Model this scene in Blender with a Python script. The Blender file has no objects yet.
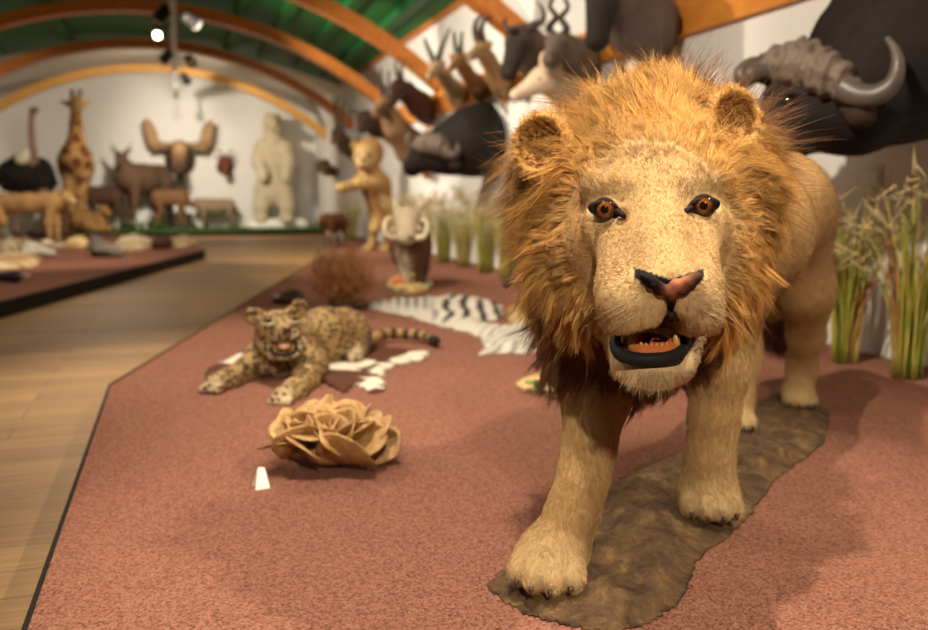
import bpy, bmesh, math, random
import numpy as np
from mathutils import Vector, Matrix
random.seed(7); RNG = np.random.default_rng(11)
SC = bpy.context.scene
COL = SC.collection
# ------------------------------------------------------------------ camera frame
FPX, CAMH = 902.0, 0.75
PITCH, YAW = math.radians(7.5156), math.radians(17.336)
CY, SY = math.cos(YAW), math.sin(YAW)
def A(*v): return np.array(v, dtype=float)
def ray_c(px, py):
    a = (px-464)/FPX; b = (315-py)/FPX
    return A(a, math.cos(PITCH)+b*math.sin(PITCH), -math.sin(PITCH)+b*math.cos(PITCH))
def P(px, py, Y):                      # point in the camera's level frame at depth Y
    d = ray_c(px, py); return d*(Y/d[1])+A(0, 0, CAMH)
def c2w(p):
    p = np.asarray(p, float); q = p.copy()
    q[..., 0] = p[..., 0]*CY+p[..., 1]*SY; q[..., 1] = -p[..., 0]*SY+p[..., 1]*CY
    return q
def w2c(p):
    p = np.asarray(p, float); q = p.copy()
    q[..., 0] = p[..., 0]*CY-p[..., 1]*SY; q[..., 1] = p[..., 0]*SY+p[..., 1]*CY
    return q
def W(px, py, Y): return c2w(P(px, py, Y))
def rayw(px, py): return c2w(ray_c(px, py))
def on_z(px, py, z=0.0): r = rayw(px, py); return r*((z-CAMH)/r[2])+A(0, 0, CAMH)
def on_x(px, py, x): r = rayw(px, py); return r*(x/r[0])+A(0, 0, CAMH)
def on_y(px, py, y): r = rayw(px, py); return r*(y/r[1])+A(0, 0, CAMH)
def unit(v):
    v = np.asarray(v, float); return v/(np.linalg.norm(v, axis=-1, keepdims=True)+1e-12)
def lerp(a, b, t): return a+(b-a)*t
def smooth(x, a, b):
    t = np.clip((x-a)/(b-a), 0, 1); return t*t*(3-2*t)
# ------------------------------------------------------------------ objects
def props(o, label=None, cat=None, group=None, kind=None):
    if label: o['label'] = label
    if cat: o['category'] = cat
    if group: o['group'] = group
    if kind: o['kind'] = kind
    return o
def thing(name, loc, label, cat, group=None, kind=None):
    o = bpy.data.objects.new(name, None); COL.objects.link(o)
    o.empty_display_size = .1; o.location = [float(x) for x in loc]
    return props(o, label, cat, group, kind)
def root_loc(o):
    l = A(0, 0, 0)
    while o is not None:
        l = l+A(*o.location); o = o.parent
    return l
def setcol(me, col):
    at = me.color_attributes.new('Col', 'FLOAT_COLOR', 'POINT')
    c = np.ones((len(me.vertices), 4), np.float32); c[:, :3] = col
    at.data.foreach_set('color', c.ravel())
def mesh_obj(name, verts, faces, mat, parent=None, smooth_=True, col=None, loc=None):
    """verts in world coordinates"""
    verts = np.asarray(verts, float)
    me = bpy.data.meshes.new(name)
    if parent is not None: off = root_loc(parent)
    elif loc is not None: off = A(*loc)
    else: off = A(0, 0, 0)
    v = verts-off
    if isinstance(faces, np.ndarray) and faces.ndim == 2:
        nf, k = faces.shape
        me.vertices.add(len(v)); me.vertices.foreach_set('co', v.astype(np.float32).ravel())
        me.loops.add(nf*k); me.loops.foreach_set('vertex_index', faces.astype(np.int32).ravel())
        me.polygons.add(nf); me.polygons.foreach_set('loop_start', np.arange(0, nf*k, k, dtype=np.int32))
        me.polygons.foreach_set('loop_total', np.full(nf, k, np.int32))
        me.update(calc_edges=True); me.validate()
    else:
        me.from_pydata([tuple(map(float, x)) for x in v], [], [tuple(map(int, f)) for f in faces])
    if smooth_: me.polygons.foreach_set('use_smooth', np.ones(len(me.polygons), bool))
    if col is not None: setcol(me, col)
    if mat is not None: me.materials.append(mat)
    o = bpy.data.objects.new(name, me); COL.objects.link(o)
    if parent is not None: o.parent = parent
    elif loc is not None: o.location = [float(x) for x in loc]
    me.update()
    return o
class MB:
    """collects simple shapes into one mesh"""
    def __init__(s): s.v = []; s.f = []
    def add(s, v, f):
        n = len(s.v); s.v += [tuple(map(float, x)) for x in v]; s.f += [tuple(i+n for i in q) for q in f]; return s
    def box(s, c, d, R=None, bev=0.0):
        c = A(*c); h = A(*d)/2
        bm = bmesh.new(); bmesh.ops.create_cube(bm, size=1)
        for q in bm.verts: q.co = Vector((q.co.x*d[0], q.co.y*d[1], q.co.z*d[2]))
        if bev > 0: bmesh.ops.bevel(bm, geom=list(bm.edges), offset=bev, segments=2, affect='EDGES', profile=.6)
        bm.verts.index_update()
        v = np.array([q.co[:] for q in bm.verts]); f = [[q.index for q in fc.verts] for fc in bm.faces]; bm.free()
        if R is not None: v = v@np.asarray(R).T
        return s.add(v+c, f)
    def tube(s, pts, r, n=10, cap=True, flat=1.0):
        v, f = tube_geo(pts, r, n, cap, flat); return s.add(v, f)
    def prism(s, poly, z0, z1):
        n = len(poly); v = [(p[0], p[1], z0) for p in poly]+[(p[0], p[1], z1) for p in poly]
        f = [tuple(range(n-1, -1, -1)), tuple(range(n, 2*n))]+[(i, (i+1) % n, (i+1) % n+n, i+n) for i in range(n)]
        return s.add(v, f)
    def build(s, name, mat, parent=None, sm=False, col=None, loc=None):
        return mesh_obj(name, np.array(s.v), s.f, mat, parent, sm, col, loc)
def tube_geo(pts, r, n=10, cap=True, flat=1.0):
    pts = np.array(pts, float); m = len(pts)
    r = np.broadcast_to(np.asarray(r, float), (m,)) if np.ndim(r) == 0 or len(r) == m else np.interp(np.linspace(0, 1, m), np.linspace(0, 1, len(r)), r)
    t = unit(np.gradient(pts, axis=0))
    up = A(0, 0, 1) if abs(t[0][2]) < .9 else A(1, 0, 0)
    nrm = unit(np.cross(t[0], up)); V = []
    for i in range(m):
        nrm = unit(nrm-t[i]*np.dot(nrm, t[i])); b = np.cross(t[i], nrm)
        a = np.linspace(0, 2*math.pi, n, endpoint=False)
        V.append(pts[i]+r[i]*(np.cos(a)[:, None]*nrm+flat*np.sin(a)[:, None]*b))
    V = np.concatenate(V); F = []
    for i in range(m-1):
        for j in range(n):
            F.append((i*n+j, i*n+(j+1) % n, (i+1)*n+(j+1) % n, (i+1)*n+j))
    if cap:
        F.append(tuple(range(n-1, -1, -1))); F.append(tuple(range((m-1)*n, m*n)))
    return V, F
def spline(pts, n=24):
    """Catmull-Rom through pts"""
    p = np.array(pts, float); p = np.vstack([2*p[0]-p[1], p, 2*p[-1]-p[-2]]); out = []
    m = len(p)-3
    for k in np.linspace(0, m, n):
        i = min(int(k), m-1); t = k-i; a, b, c, d = p[i:i+4]
        out.append(.5*((2*b)+(-a+c)*t+(2*a-5*b+4*c-d)*t*t+(-a+3*b-3*c+d)*t**3))
    return np.array(out)
# ------------------------------------------------------------------ smooth solids
class Solid:
    """organic shape from blended limbs; one closed mesh comes out"""
    def __init__(s, k=.03): s.pr = []; s.k = k
    def cone(s, a, b, ra, rb=None, col=None, k=None, cut=False, sc=None):
        s.pr.append(dict(t='c', a=np.asarray(a, float), b=np.asarray(b, float), ra=ra, rb=ra if rb is None else rb, col=col, k=k or s.k, cut=cut)); return s
    def chain(s, pts, rs, col=None, k=None):
        for i in range(len(pts)-1): s.cone(pts[i], pts[i+1], rs[i], rs[i+1], col, k)
        return s
    def ell(s, c, r, R=None, col=None, k=None, cut=False):
        s.pr.append(dict(t='e', a=np.asarray(c, float), r=np.asarray(r, float), R=None if R is None else np.asarray(R, float), col=col, k=k or s.k, cut=cut)); return s
    @staticmethod
    def dist(p, X, Y, Z):
        if p['t'] == 'c':
            a, b = p['a'], p['b']; ba = b-a; L = max(ba@ba, 1e-9)
            x, y, z = X-a[0], Y-a[1], Z-a[2]
            h = np.clip((x*ba[0]+y*ba[1]+z*ba[2])/L, 0, 1)
            return np.sqrt((x-ba[0]*h)**2+(y-ba[1]*h)**2+(z-ba[2]*h)**2)-(p['ra']+(p['rb']-p['ra'])*h)
        x, y, z = X-p['a'][0], Y-p['a'][1], Z-p['a'][2]
        if p['R'] is not None:
            R = p['R']   # rows are the local axes
            x, y, z = (R[0, 0]*x+R[0, 1]*y+R[0, 2]*z, R[1, 0]*x+R[1, 1]*y+R[1, 2]*z, R[2, 0]*x+R[2, 1]*y+R[2, 2]*z)
        r = p['r']
        k0 = np.sqrt((x/r[0])**2+(y/r[1])**2+(z/r[2])**2); k1 = np.sqrt((x/r[0]**2)**2+(y/r[1]**2)**2+(z/r[2]**2)**2)
        return k0*(k0-1)/(k1+1e-9)
    def bounds(s):
        lo = np.full(3, 1e9); hi = -lo
        for p in s.pr:
            if p['cut']: continue
            l, h = s.pb(p); lo = np.minimum(lo, l); hi = np.maximum(hi, h)
        return lo, hi
    @staticmethod
    def pb(p):
        if p['t'] == 'c':
            return np.minimum(p['a']-p['ra'], p['b']-p['rb']), np.maximum(p['a']+p['ra'], p['b']+p['rb'])
        m = p['r'] if p['R'] is None else np.full(3, p['r'].max())
        return p['a']-m, p['a']+m
    def mesh(s, h=.02, axes=None, smooth_it=1):
        lo, hi = s.bounds(); pad = 3*h
        if axes is None: axes = [np.arange(lo[i]-pad, hi[i]+pad+h, h) for i in range(3)]
        ax = [a.astype(np.float32) for a in axes]
        D = np.full([len(a) for a in ax], .5, np.float32)
        for p in s.pr:
            l, u = s.pb(p); m = p['k']+4*h
            sl = []
            for i in range(3):
                i0 = max(np.searchsorted(ax[i], l[i]-m)-1, 0); i1 = min(np.searchsorted(ax[i], u[i]+m)+1, len(ax[i]))
                sl.append(slice(i0, i1))
            if any(q.stop <= q.start for q in sl): continue
            sub = D[sl[0], sl[1], sl[2]]
            d = s.dist(p, ax[0][sl[0]][:, None, None], ax[1][sl[1]][None, :, None], ax[2][sl[2]][None, None, :]).astype(np.float32)
            k = p['k']
            if p['cut']:
                d = -d; hh = np.maximum(k-np.abs(sub-d), 0)/k; D[sl[0], sl[1], sl[2]] = np.maximum(sub, d)+hh*hh*k*.25
            else:
                hh = np.maximum(k-np.abs(sub-d), 0)/k; D[sl[0], sl[1], sl[2]] = np.minimum(sub, d)-hh*hh*k*.25
        V, F = surface_nets(D, ax)
        for _ in range(smooth_it): V = relax(V, F)
        return V, F
    def colors(s, V, default=(.4, .25, .12), sharp=.012):
        acc = np.zeros((len(V), 3)); wt = np.zeros(len(V))+1e-9; md = np.full(len(V), 1e9); ds = []
        for p in s.pr:
            if p['cut']: continue
            d = s.dist(p, V[:, 0], V[:, 1], V[:, 2]); ds.append((p, d)); md = np.minimum(md, d)
        for p, d in ds:
            w = np.exp(-np.clip((d-md)/sharp, 0, 40)); c = A(*(p['col'] or default))
            acc += w[:, None]*c; wt += w
        return acc/wt[:, None]
def relax(V, F, f=.5):
    n = len(V); acc = np.zeros_like(V); cnt = np.zeros(n)
    for a, b in ((0, 1), (1, 2), (2, 3), (3, 0)):
        for k in range(3):
            acc[:, k] += np.bincount(F[:, a], V[F[:, b], k], n)+np.bincount(F[:, b], V[F[:, a], k], n)
        cnt += np.bincount(F[:, a], minlength=n)+np.bincount(F[:, b], minlength=n)
    return V*(1-f)+f*acc/np.maximum(cnt, 1)[:, None]
def surface_nets(D, ax):
    S = D < 0; nx, ny, nz = D.shape
    c = np.zeros((nx-1, ny-1, nz-1), np.int8)
    for i in (0, 1):
        for j in (0, 1):
            for k in (0, 1): c += S[i:nx-1+i, j:ny-1+j, k:nz-1+k]
    I, J, K = np.nonzero((c > 0) & (c < 8)); n = len(I)
    idx = np.full(c.shape, -1, np.int32); idx[I, J, K] = np.arange(n)
    co = [(i, j, k) for i in (0, 1) for j in (0, 1) for k in (0, 1)]
    val = {q: D[I+q[0], J+q[1], K+q[2]] for q in co}
    acc = np.zeros((n, 3)); cnt = np.zeros(n)
    for q in co:
        for a in range(3):
            if q[a] == 0:
                r = list(q); r[a] = 1; r = tuple(r)
                v0, v1 = val[q], val[r]; m = (v0 < 0) != (v1 < 0)
                t = np.where(m, v0/(v0-v1+1e-20), 0)
                pt = np.stack([I+q[0], J+q[1], K+q[2]], 1).astype(float); pt[:, a] += t
                acc[m] += pt[m]; cnt[m] += 1
    g = acc/np.maximum(cnt, 1)[:, None]
    V = np.stack([np.interp(g[:, a], np.arange(len(ax[a])), ax[a]) for a in range(3)], 1)
    Fs = []
    for a in range(3):
        b, d = (a+1) % 3, (a+2) % 3
        s0 = [slice(None)]*3; s1 = [slice(None)]*3
        s0[a] = slice(0, -1); s1[a] = slice(1, None)
        for q in (b, d): s0[q] = slice(1, -1); s1[q] = slice(1, -1)
        A0, A1 = S[tuple(s0)], S[tuple(s1)]
        E = np.nonzero(A0 != A1); flip = A0[E]
        e = [x.copy() for x in E]; e[b] = e[b]+1; e[d] = e[d]+1
        def cell(ob, od):
            q = [x.copy() for x in e]; q[b] = q[b]-ob; q[d] = q[d]-od
            return idx[q[0], q[1], q[2]]
        quad = np.stack([cell(1, 1), cell(0, 1), cell(0, 0), cell(1, 0)], 1)
        quad[~flip] = quad[~flip][:, ::-1]
        Fs.append(quad)
    F = np.concatenate(Fs); F = F[(F >= 0).all(1)]
    return V, F
def vnormals(V, F):
    fn = np.cross(V[F[:, 2]]-V[F[:, 0]], V[F[:, 3]]-V[F[:, 1]]); N = np.zeros_like(V)
    for i in range(4):
        for k in range(3): N[:, k] += np.bincount(F[:, i], fn[:, k], len(V))
    return unit(N)
def sample_surface(V, F, n, mask=None, rng=RNG):
    """n random points on quads: positions, face index and the four-corner weights"""
    ar = .5*np.linalg.norm(np.cross(V[F[:, 2]]-V[F[:, 0]], V[F[:, 3]]-V[F[:, 1]]), axis=1)
    if mask is not None: ar = ar*mask
    cs = np.cumsum(ar); f = np.searchsorted(cs, rng.random(n)*cs[-1]); f = np.minimum(f, len(F)-1)
    u, v = rng.random(n), rng.random(n)
    w = np.stack([(1-u)*(1-v), u*(1-v), u*v, (1-u)*v], 1)
    return f, w
def interp(at, F, f, w): return np.einsum('nk,nkc->nc', w, at[F[f]])
def hair_obj(name, pts, rad, mat, parent, col):
    """pts N,S,3 world; rad S or N,S; col N,3"""
    N, S, _ = pts.shape
    hc = bpy.data.hair_curves.new(name); hc.add_curves([S]*N)
    off = root_loc(parent)
    hc.attributes['position'].data.foreach_set('vector', (pts-off).astype(np.float32).ravel())
    r = np.broadcast_to(rad, (N, S)).astype(np.float32)
    at = hc.attributes.get('radius') or hc.attributes.new('radius', 'FLOAT', 'POINT')
    at.data.foreach_set('value', np.ascontiguousarray(r).ravel())
    c = np.ones((N, S, 4), np.float32); c[:, :, :3] = col[:, None, :] if col.ndim == 2 else col
    ca = hc.attributes.new('Col', 'FLOAT_COLOR', 'POINT'); ca.data.foreach_set('color', c.ravel())
    hc.materials.append(mat)
    o = bpy.data.objects.new(name, hc); COL.objects.link(o); o.parent = parent
    return o
# ------------------------------------------------------------------ materials
class NT:
    def __init__(s, name):
        s.m = bpy.data.materials.new(name); s.m.use_nodes = True; s.t = s.m.node_tree; s.n = s.t.nodes
        s.b = s.n['Principled BSDF']; s.out = s.n['Material Output']
    def node(s, typ, **kw):
        q = s.n.new(typ)
        for k, v in kw.items(): setattr(q, k, v)
        return q
    def link(s, a, b): s.t.links.new(a, b)
    def inp(s, node, key, val):
        if isinstance(val, bpy.types.NodeSocket): s.link(val, node.inputs[key])
        else: node.inputs[key].default_value = val
    def math(s, op, a, b=0.0, c=None, clamp=False):
        q = s.node('ShaderNodeMath', operation=op, use_clamp=clamp)
        s.inp(q, 0, a); s.inp(q, 1, b)
        if c is not None: s.inp(q, 2, c)
        return q.outputs[0]
    def coord(s, kind='Object', scale=(1, 1, 1)):
        tc = s.node('ShaderNodeTexCoord'); mp = s.node('ShaderNodeMapping'); mp.inputs['Scale'].default_value = scale
        s.link(tc.outputs[kind], mp.inputs[0]); return mp.outputs[0]
    def noise(s, vec, scale, detail=3, rough=.55, dist=0.0, out='Fac'):
        q = s.node('ShaderNodeTexNoise'); s.link(vec, q.inputs['Vector'])
        q.inputs['Scale'].default_value = scale; q.inputs['Detail'].default_value = detail
        q.inputs['Roughness'].default_value = rough; q.inputs['Distortion'].default_value = dist
        return q.outputs[out]
    def voro(s, vec, scale, feature='F1', out='Distance', rnd=1.0):
        q = s.node('ShaderNodeTexVoronoi', feature=feature); s.link(vec, q.inputs['Vector'])
        q.inputs['Scale'].default_value = scale; q.inputs['Randomness'].default_value = rnd
        return q.outputs[out]
    def ramp(s, fac, stops, interp_='LINEAR'):
        q = s.node('ShaderNodeValToRGB'); q.color_ramp.interpolation = interp_; el = q.color_ramp.elements
        while len(el) < len(stops): el.new(.5)
        for e, (p, c) in zip(el, stops): e.position = p; e.color = (*c, 1) if len(c) == 3 else c
        s.link(fac, q.inputs[0]); return q.outputs[0]
    def mix(s, fac, a, b, mode='MIX'):
        q = s.node('ShaderNodeMix', data_type='RGBA', blend_type=mode)
        for i, v in ((0, fac), (6, a), (7, b)):
            if isinstance(v, bpy.types.NodeSocket): s.link(v, q.inputs[i])
            elif i == 0: q.inputs[0].default_value = v
            else: q.inputs[i].default_value = (*v, 1)
        return q.outputs[2]
    def attr(s, name='Col'):
        q = s.node('ShaderNodeAttribute'); q.attribute_name = name; return q.outputs['Color']
    def bump(s, h, strength=.4, dist=.01):
        q = s.node('ShaderNodeBump'); q.inputs['Strength'].default_value = strength; q.inputs['Distance'].default_value = dist
        s.link(h, q.inputs['Height']); s.link(q.outputs[0], s.b.inputs['Normal']); return q
    def done(s, col=None, rough=.6, spec=.3, metal=0.0):
        if col is not None:
            if isinstance(col, bpy.types.NodeSocket): s.link(col, s.b.inputs['Base Color'])
            else: s.b.inputs['Base Color'].default_value = (*col, 1)
        s.inp(s.b, 'Roughness', rough); s.b.inputs['Specular IOR Level'].default_value = spec; s.b.inputs['Metallic'].default_value = metal
        return s.m
def flat_mat(name, col, rough=.6, spec=.3, metal=0.0, var=.15, scale=12, bump=.0):
    n = NT(name); v = n.coord()
    ns = n.noise(v, scale, 4)
    c = n.mix(n.math('MULTIPLY', ns, 1.0), tuple(x*(1-var) for x in col), tuple(min(1, x*(1+var)) for x in col))
    if bump: n.bump(ns, bump, .02)
    return n.done(c, rough, spec, metal)
def emit_mat(name, col, s):
    n = NT(name); n.b.inputs['Emission Color'].default_value = (*col, 1); n.b.inputs['Emission Strength'].default_value = s
    return n.done(col, .5)
def coat_mat(name, scale=60, bump=.3, var=.25, rough=.75, stretch=(1, 1, .35), gain=1.0):
    """an animal's coat: its own colours from the mesh, fine streaky hair texture"""
    n = NT(name); v = n.coord('Object', stretch); ns = n.noise(v, scale, 5, .7)
    big = n.noise(n.coord('Object'), 7, 3)
    c = n.attr()
    f = n.math('ADD', n.math('MULTIPLY', ns, var*2), n.math('MULTIPLY', big, var*1.2))
    f = n.math('MULTIPLY', n.math('ADD', f, 1-var*1.6), gain)
    cc = n.node('ShaderNodeVectorMath', operation='SCALE'); n.link(c, cc.inputs[0]); n.link(f, cc.inputs['Scale'])
    n.bump(ns, bump, .01)
    return n.done(cc.outputs[0], rough, .2)
def hair_mat(name, rough=.45, spec=.35):
    n = NT(name); c = n.attr()
    hi = n.node('ShaderNodeHairInfo')
    f = n.math('MULTIPLY_ADD', hi.outputs['Random'], .5, .75)
    cc = n.node('ShaderNodeVectorMath', operation='SCALE'); n.link(c, cc.inputs[0]); n.link(f, cc.inputs['Scale'])
    return n.done(cc.outputs[0], rough, spec)
# ================================================================== SETTING
WX, LX, FY, NY = 3.15, -4.1, 22.0, -4.0      # right wall, left wall, far wall, wall behind the camera
FLZ = -.12
# ---- materials
def mk_floor():
    n = NT('oak_planks'); v = n.coord('Object')
    br = n.node('ShaderNodeTexBrick'); n.link(v, br.inputs['Vector'])
    br.offset = .37; br.squash = 1
    for k, q in (('Scale', 1), ('Mortar Size', .0025), ('Mortar Smooth', .3), ('Bias', 0), ('Brick Width', 1.7), ('Row Height', .16)): br.inputs[k].default_value = q
    br.inputs['Color1'].default_value = (.0, .0, .0, 1); br.inputs['Color2'].default_value = (1, 1, 1, 1); br.inputs['Mortar'].default_value = (.3, .3, .3, 1)
    g = n.noise(n.coord('Object', (1.2, 26, 1)), 2.2, 5, .65, .3)
    base = n.ramp(g, [(.25, (.24, .125, .048)), (.55, (.37, .21, .088)), (.8, (.50, .31, .14))])
    tint = n.mix(br.outputs['Color'], (.74, .72, .70), (1.12, 1.1, 1.05))
    c = n.mix(1.0, base, tint, 'MULTIPLY')
    c = n.mix(br.outputs['Fac'], c, (.10, .06, .03))
    n.bump(n.math('SUBTRACT', n.math('MULTIPLY', g, .2), br.outputs['Fac']), .15, .004)
    return n.done(c, n.math('MULTIPLY_ADD', g, .2, .36), .22)
def mk_carpet():
    n = NT('terracotta_carpet'); v = n.coord('Object')
    a = n.voro(v, 170); b = n.noise(v, 120, 3, .75); c3 = n.noise(v, 2.2, 3)
    h = n.math('ADD', n.math('MULTIPLY', n.math('SUBTRACT', 1, a), .7), b)
    f = n.math('ADD', n.math('MULTIPLY', b, .9), n.math('MULTIPLY', a, -.25))
    c = n.ramp(f, [(.12, (.07, .022, .013)), (.36, (.315, .133, .086)), (.64, (.51, .24, .158))])
    c = n.mix(n.math('MULTIPLY', c3, .35), c, (.33, .14, .088))
    n.bump(h, .8, .012)
    return n.done(c, .95, .1)
def mk_wood(name, c0, c1, scale=(9, .5, 9), rough=.42):
    n = NT(name); g = n.noise(n.coord('Object', scale), 2.4, 5, .65, .6)
    c = n.ramp(g, [(.3, c0), (.7, c1)]); n.bump(g, .1, .004)
    return n.done(c, rough, .35)
M_floor, M_carpet = mk_floor(), mk_carpet()
M_wall = flat_mat('white_plaster', (.71, .685, .65), .85, .15, var=.03, scale=3, bump=.03)
M_farwall = M_wall
M_green = flat_mat('green_ceiling_boards', (.014, .125, .03), .6, .25, var=.2, scale=2)
M_ceilw = flat_mat('pale_ceiling', (.62, .58, .5), .8, .15, var=.04, scale=2)
M_beam = mk_wood('varnished_beam', (.36, .105, .018), (.56, .20, .04))
M_band = mk_wood('varnished_pine_board', (.52, .17, .025), (.74, .30, .055), (.9, 1.6, 4))
M_dark = flat_mat('dark_edge_strip', (.012, .009, .008), .7, .15)
M_black = flat_mat('black_metal', (.010, .009, .009), .6, .12, var=.1)
M_steel = flat_mat('brushed_steel', (.35, .33, .31), .35, .5, .7, var=.1)
M_grassmat = flat_mat('green_turf', (.05, .11, .02), .9, .1, var=.5, scale=25, bump=.6)
def struct(o): o['kind'] = 'structure'; return o
# ---- shell
struct(MB().box(((WX+LX)/2, (FY+NY)/2, FLZ-.05), (WX-LX+.4, FY-NY+.4, .1)).build('floor', M_floor))
struct(MB().box((WX+.1, (FY+NY)/2, 1.7), (.2, FY-NY, 3.64)).build('wall_right', M_wall))
struct(MB().box((LX-.1, (FY+NY)/2, 1.7), (.2, FY-NY, 3.64)).build('wall_left', M_wall))
struct(MB().box(((WX+LX)/2, FY+.1, 1.75), (WX-LX, .2, 3.74)).build('wall_far', M_wall))
struct(MB().box(((WX+LX)/2, NY-.1, 1.75), (WX-LX, .2, 3.74)).build('wall_near', M_wall))
AX0, SPX, SPZ, APZ = -.42, 3.55, 2.01, 3.33          # arch axis, half span, spring and apex heights
SAG = APZ-SPZ; AR = (SPX**2+SAG**2)/(2*SAG)
def ceil_strip(y0, y1, name, mat):
    xs = np.linspace(LX-.05, WX+.05, 33); hw = WX-AX0
    zs = 2.93+.60*(1-((xs-AX0)/hw)**2)
    v = []; f = []
    for th in (0, .12):
        for y in (y0, y1): v += [(x, y, z+th) for x, z in zip(xs, zs)]
    k = len(xs)
    for i in range(k-1):
        f += [(i, i+1, k+i+1, k+i), (2*k+i+1, 2*k+i, 3*k+i, 3*k+i+1), (i+1, i, 2*k+i, 2*k+i+1), (k+i, k+i+1, 3*k+i+1, 3*k+i)]
    f += [(0, k, 3*k, 2*k), (k-1, 3*k-1, 4*k-1, 2*k-1)]
    return struct(mesh_obj(name, v, f, mat, None, False))
ceil_strip(NY, 18.4, 'ceiling', M_green)
ceil_strip(18.4, FY, 'ceiling.001', M_ceilw)
# long boards standing proud of the green ceiling
for x in (-2.9, -1.7, .95, 1.55, 2.2, 2.75):
    z = 2.93+.60*(1-((x-AX0)/(WX-AX0))**2)
    struct(MB().box((x, 7.6, z-.035), (.16, 20.3, .09)).build('trim_3' if x == -2.9 else 'trim_3', M_green))
def arch(y, mat=M_beam):
    a1 = math.asin((WX-.012-AX0)/AR); a0 = -math.asin((AX0-LX)/AR) if (AX0-LX) < AR else -1
    v = []; n = 40; w, d = .115, .16
    for a in np.linspace(a0, a1, n):
        for rr, yy in ((AR, -w), (AR, w), (AR+d, w), (AR+d, -w)):
            v.append((AX0+rr*math.sin(a), y+yy, APZ-AR+rr*math.cos(a)-.02))
    f = []
    for i in range(n-1):
        for j in range(4): f.append((i*4+j, (i+1)*4+j, (i+1)*4+(j+1) % 4, i*4+(j+1) % 4))
    f += [(0, 1, 2, 3), (4*n-1, 4*n-2, 4*n-3, 4*n-4)]
    o = mesh_obj('arch_beam', v, f, mat, None, False)
    return o
M_beam_lit = mk_wood('lit_varnished_beam', (.50, .24, .05), (.68, .37, .09))  # brighter copy of the beam wood, lamp light put into its colour
for y, l, m in ((1.7, 'wooden arch beam high over the lion', M_beam), (4.8, 'wooden arch beam whose foot meets the orange board at the top right', M_beam), (7.9, 'orange wooden arch beam behind the gazelle and wildebeest heads', M_beam), (11.0, 'orange wooden arch beam ending at the dark maroon antelope head', M_beam), (13.9, 'reddish wooden arch beam topmost at the left of the photo', M_beam), (17.2, 'reddish wooden arch beam between the top arch and the yellow arch', M_beam), (20.4, 'pale yellow wooden arch beam farthest back over the giraffe', M_beam_lit)):
    o = arch(y, m); o['label'] = l; o['kind'] = 'structure'
struct(MB().box((WX-.03, (18.4+NY)/2, 2.93), (.06, 18.4-NY, .09), bev=.008).build('trim_1', M_beam))
struct(MB().box((WX-.025, (14.2+NY)/2, 1.90), (.05, 14.2-NY, .27), bev=.008).build('trim_2', M_band))
# ---- carpeted platforms
def platform(poly, label, edges):
    c = np.mean(np.array(poly), 0); t = thing('display_platform', (c[0], c[1], FLZ), label, 'platform', kind='structure')
    MB().prism(poly, FLZ+.001, -.003).build('base', M_dark, t)
    v = [(x, y, 0) for x, y in poly]
    MB().prism(poly, -.003, .0).build('carpet', M_carpet, t)
    e = MB()
    for (a, b) in edges:
        a, b = A(*a), A(*b); d = unit(b-a); nn = A(-d[1], d[0])
        q = [a-nn*.005, b-nn*.005, b+nn*.004, a+nn*.004]
        e.prism([tuple(z) for z in q], FLZ+.001, .004)
    e.build('edge_strip', M_dark, t)
    return t
RP = [(-.27, -2.4), (3.13, -2.4), (3.13, 16.9), (2.56, 14.77), (1.31, 9.94), (-.297, 3.80)]
platform(RP, 'terracotta carpeted display platform under the lion and leopard', [(RP[5], RP[0]), (RP[4], RP[5]), (RP[3], RP[4]), (RP[2], RP[3])])
LP = [(-1.26, 7.09), (.305, 13.15), (-.05, 15.6), (-1.2, 19.3), (-4.05, 19.3), (-4.05, .4), (-2.99, .4)]
platform(LP, 'terracotta carpeted display platform on the left under the giraffe', [(LP[0], LP[1]), (LP[1], LP[2]), (LP[2], LP[3]), (LP[6], LP[0])])
t = thing('turf_plinth', (.6, 21.2, FLZ), 'long low plinth with green turf along the far white wall', 'plinth')
MB().box((.05, 21.25, FLZ+.055), (6.2, 1.46, .11)).build('plinth_base', M_dark, t)
MB().box((.05, 21.26, FLZ+.13), (6.18, 1.42, .045), bev=.01).build('turf', M_grassmat, t)
PLZ = FLZ+.1525
# ---- lighting track and lamps
t = thing('lighting_track', (0, 10, 2.9), 'long grey lighting track hanging below the green ceiling', 'track')
MB().box((0, 10.4, 2.86), (.075, 17.0, .05)).box((0, 10.4, 2.832), (.03, 17.0, .014)).build('rail', M_steel, t)
for y in (5, 9, 13, 17): MB().tube([(0, y, 2.88), (0, y, 3.50)], .008, 8).build('hanger', M_steel, t)
MB().tube([(0, 18.85, 2.84), (0, 18.85, 2.70)], .014, 8).tube([(0, 18.85, 2.71), (0, 18.85, 2.64)], .03, 10).build('end_feed', M_black, t)
M_lamp = emit_mat('lamp_glow', (1, .86, .62), 14)
M_lampoff = flat_mat('lamp_glass', (.6, .56, .5), .12, .6)
def spot_fixture(pos, aim, lit, label):
    pos = A(*pos); d = unit(A(*aim)-pos)
    t = thing('track_spotlight', pos, label, 'spotlight', 'track spotlights on the lighting track')
    a, b = pos-d*.12, pos+d*.10
    hs = MB().tube([a, a+d*.02, a+d*.03, b], [.036, .058, .068, .076], 18).build('housing', M_black, t)
    MB().tube([b-d*.012, b-d*.004+d*.006], .046, 18).build('lens', M_lamp if lit else M_lampoff, hs)
    MB().tube([b-d*.03, b+d*.012], .08, 18, cap=False).build('bezel', M_steel, hs)
    MB().tube([pos+A(0, 0, .06), (0 if abs(pos[0]) < .3 else pos[0], pos[1], 2.84)], .012, 8).build('bracket', M_black, t)
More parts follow.
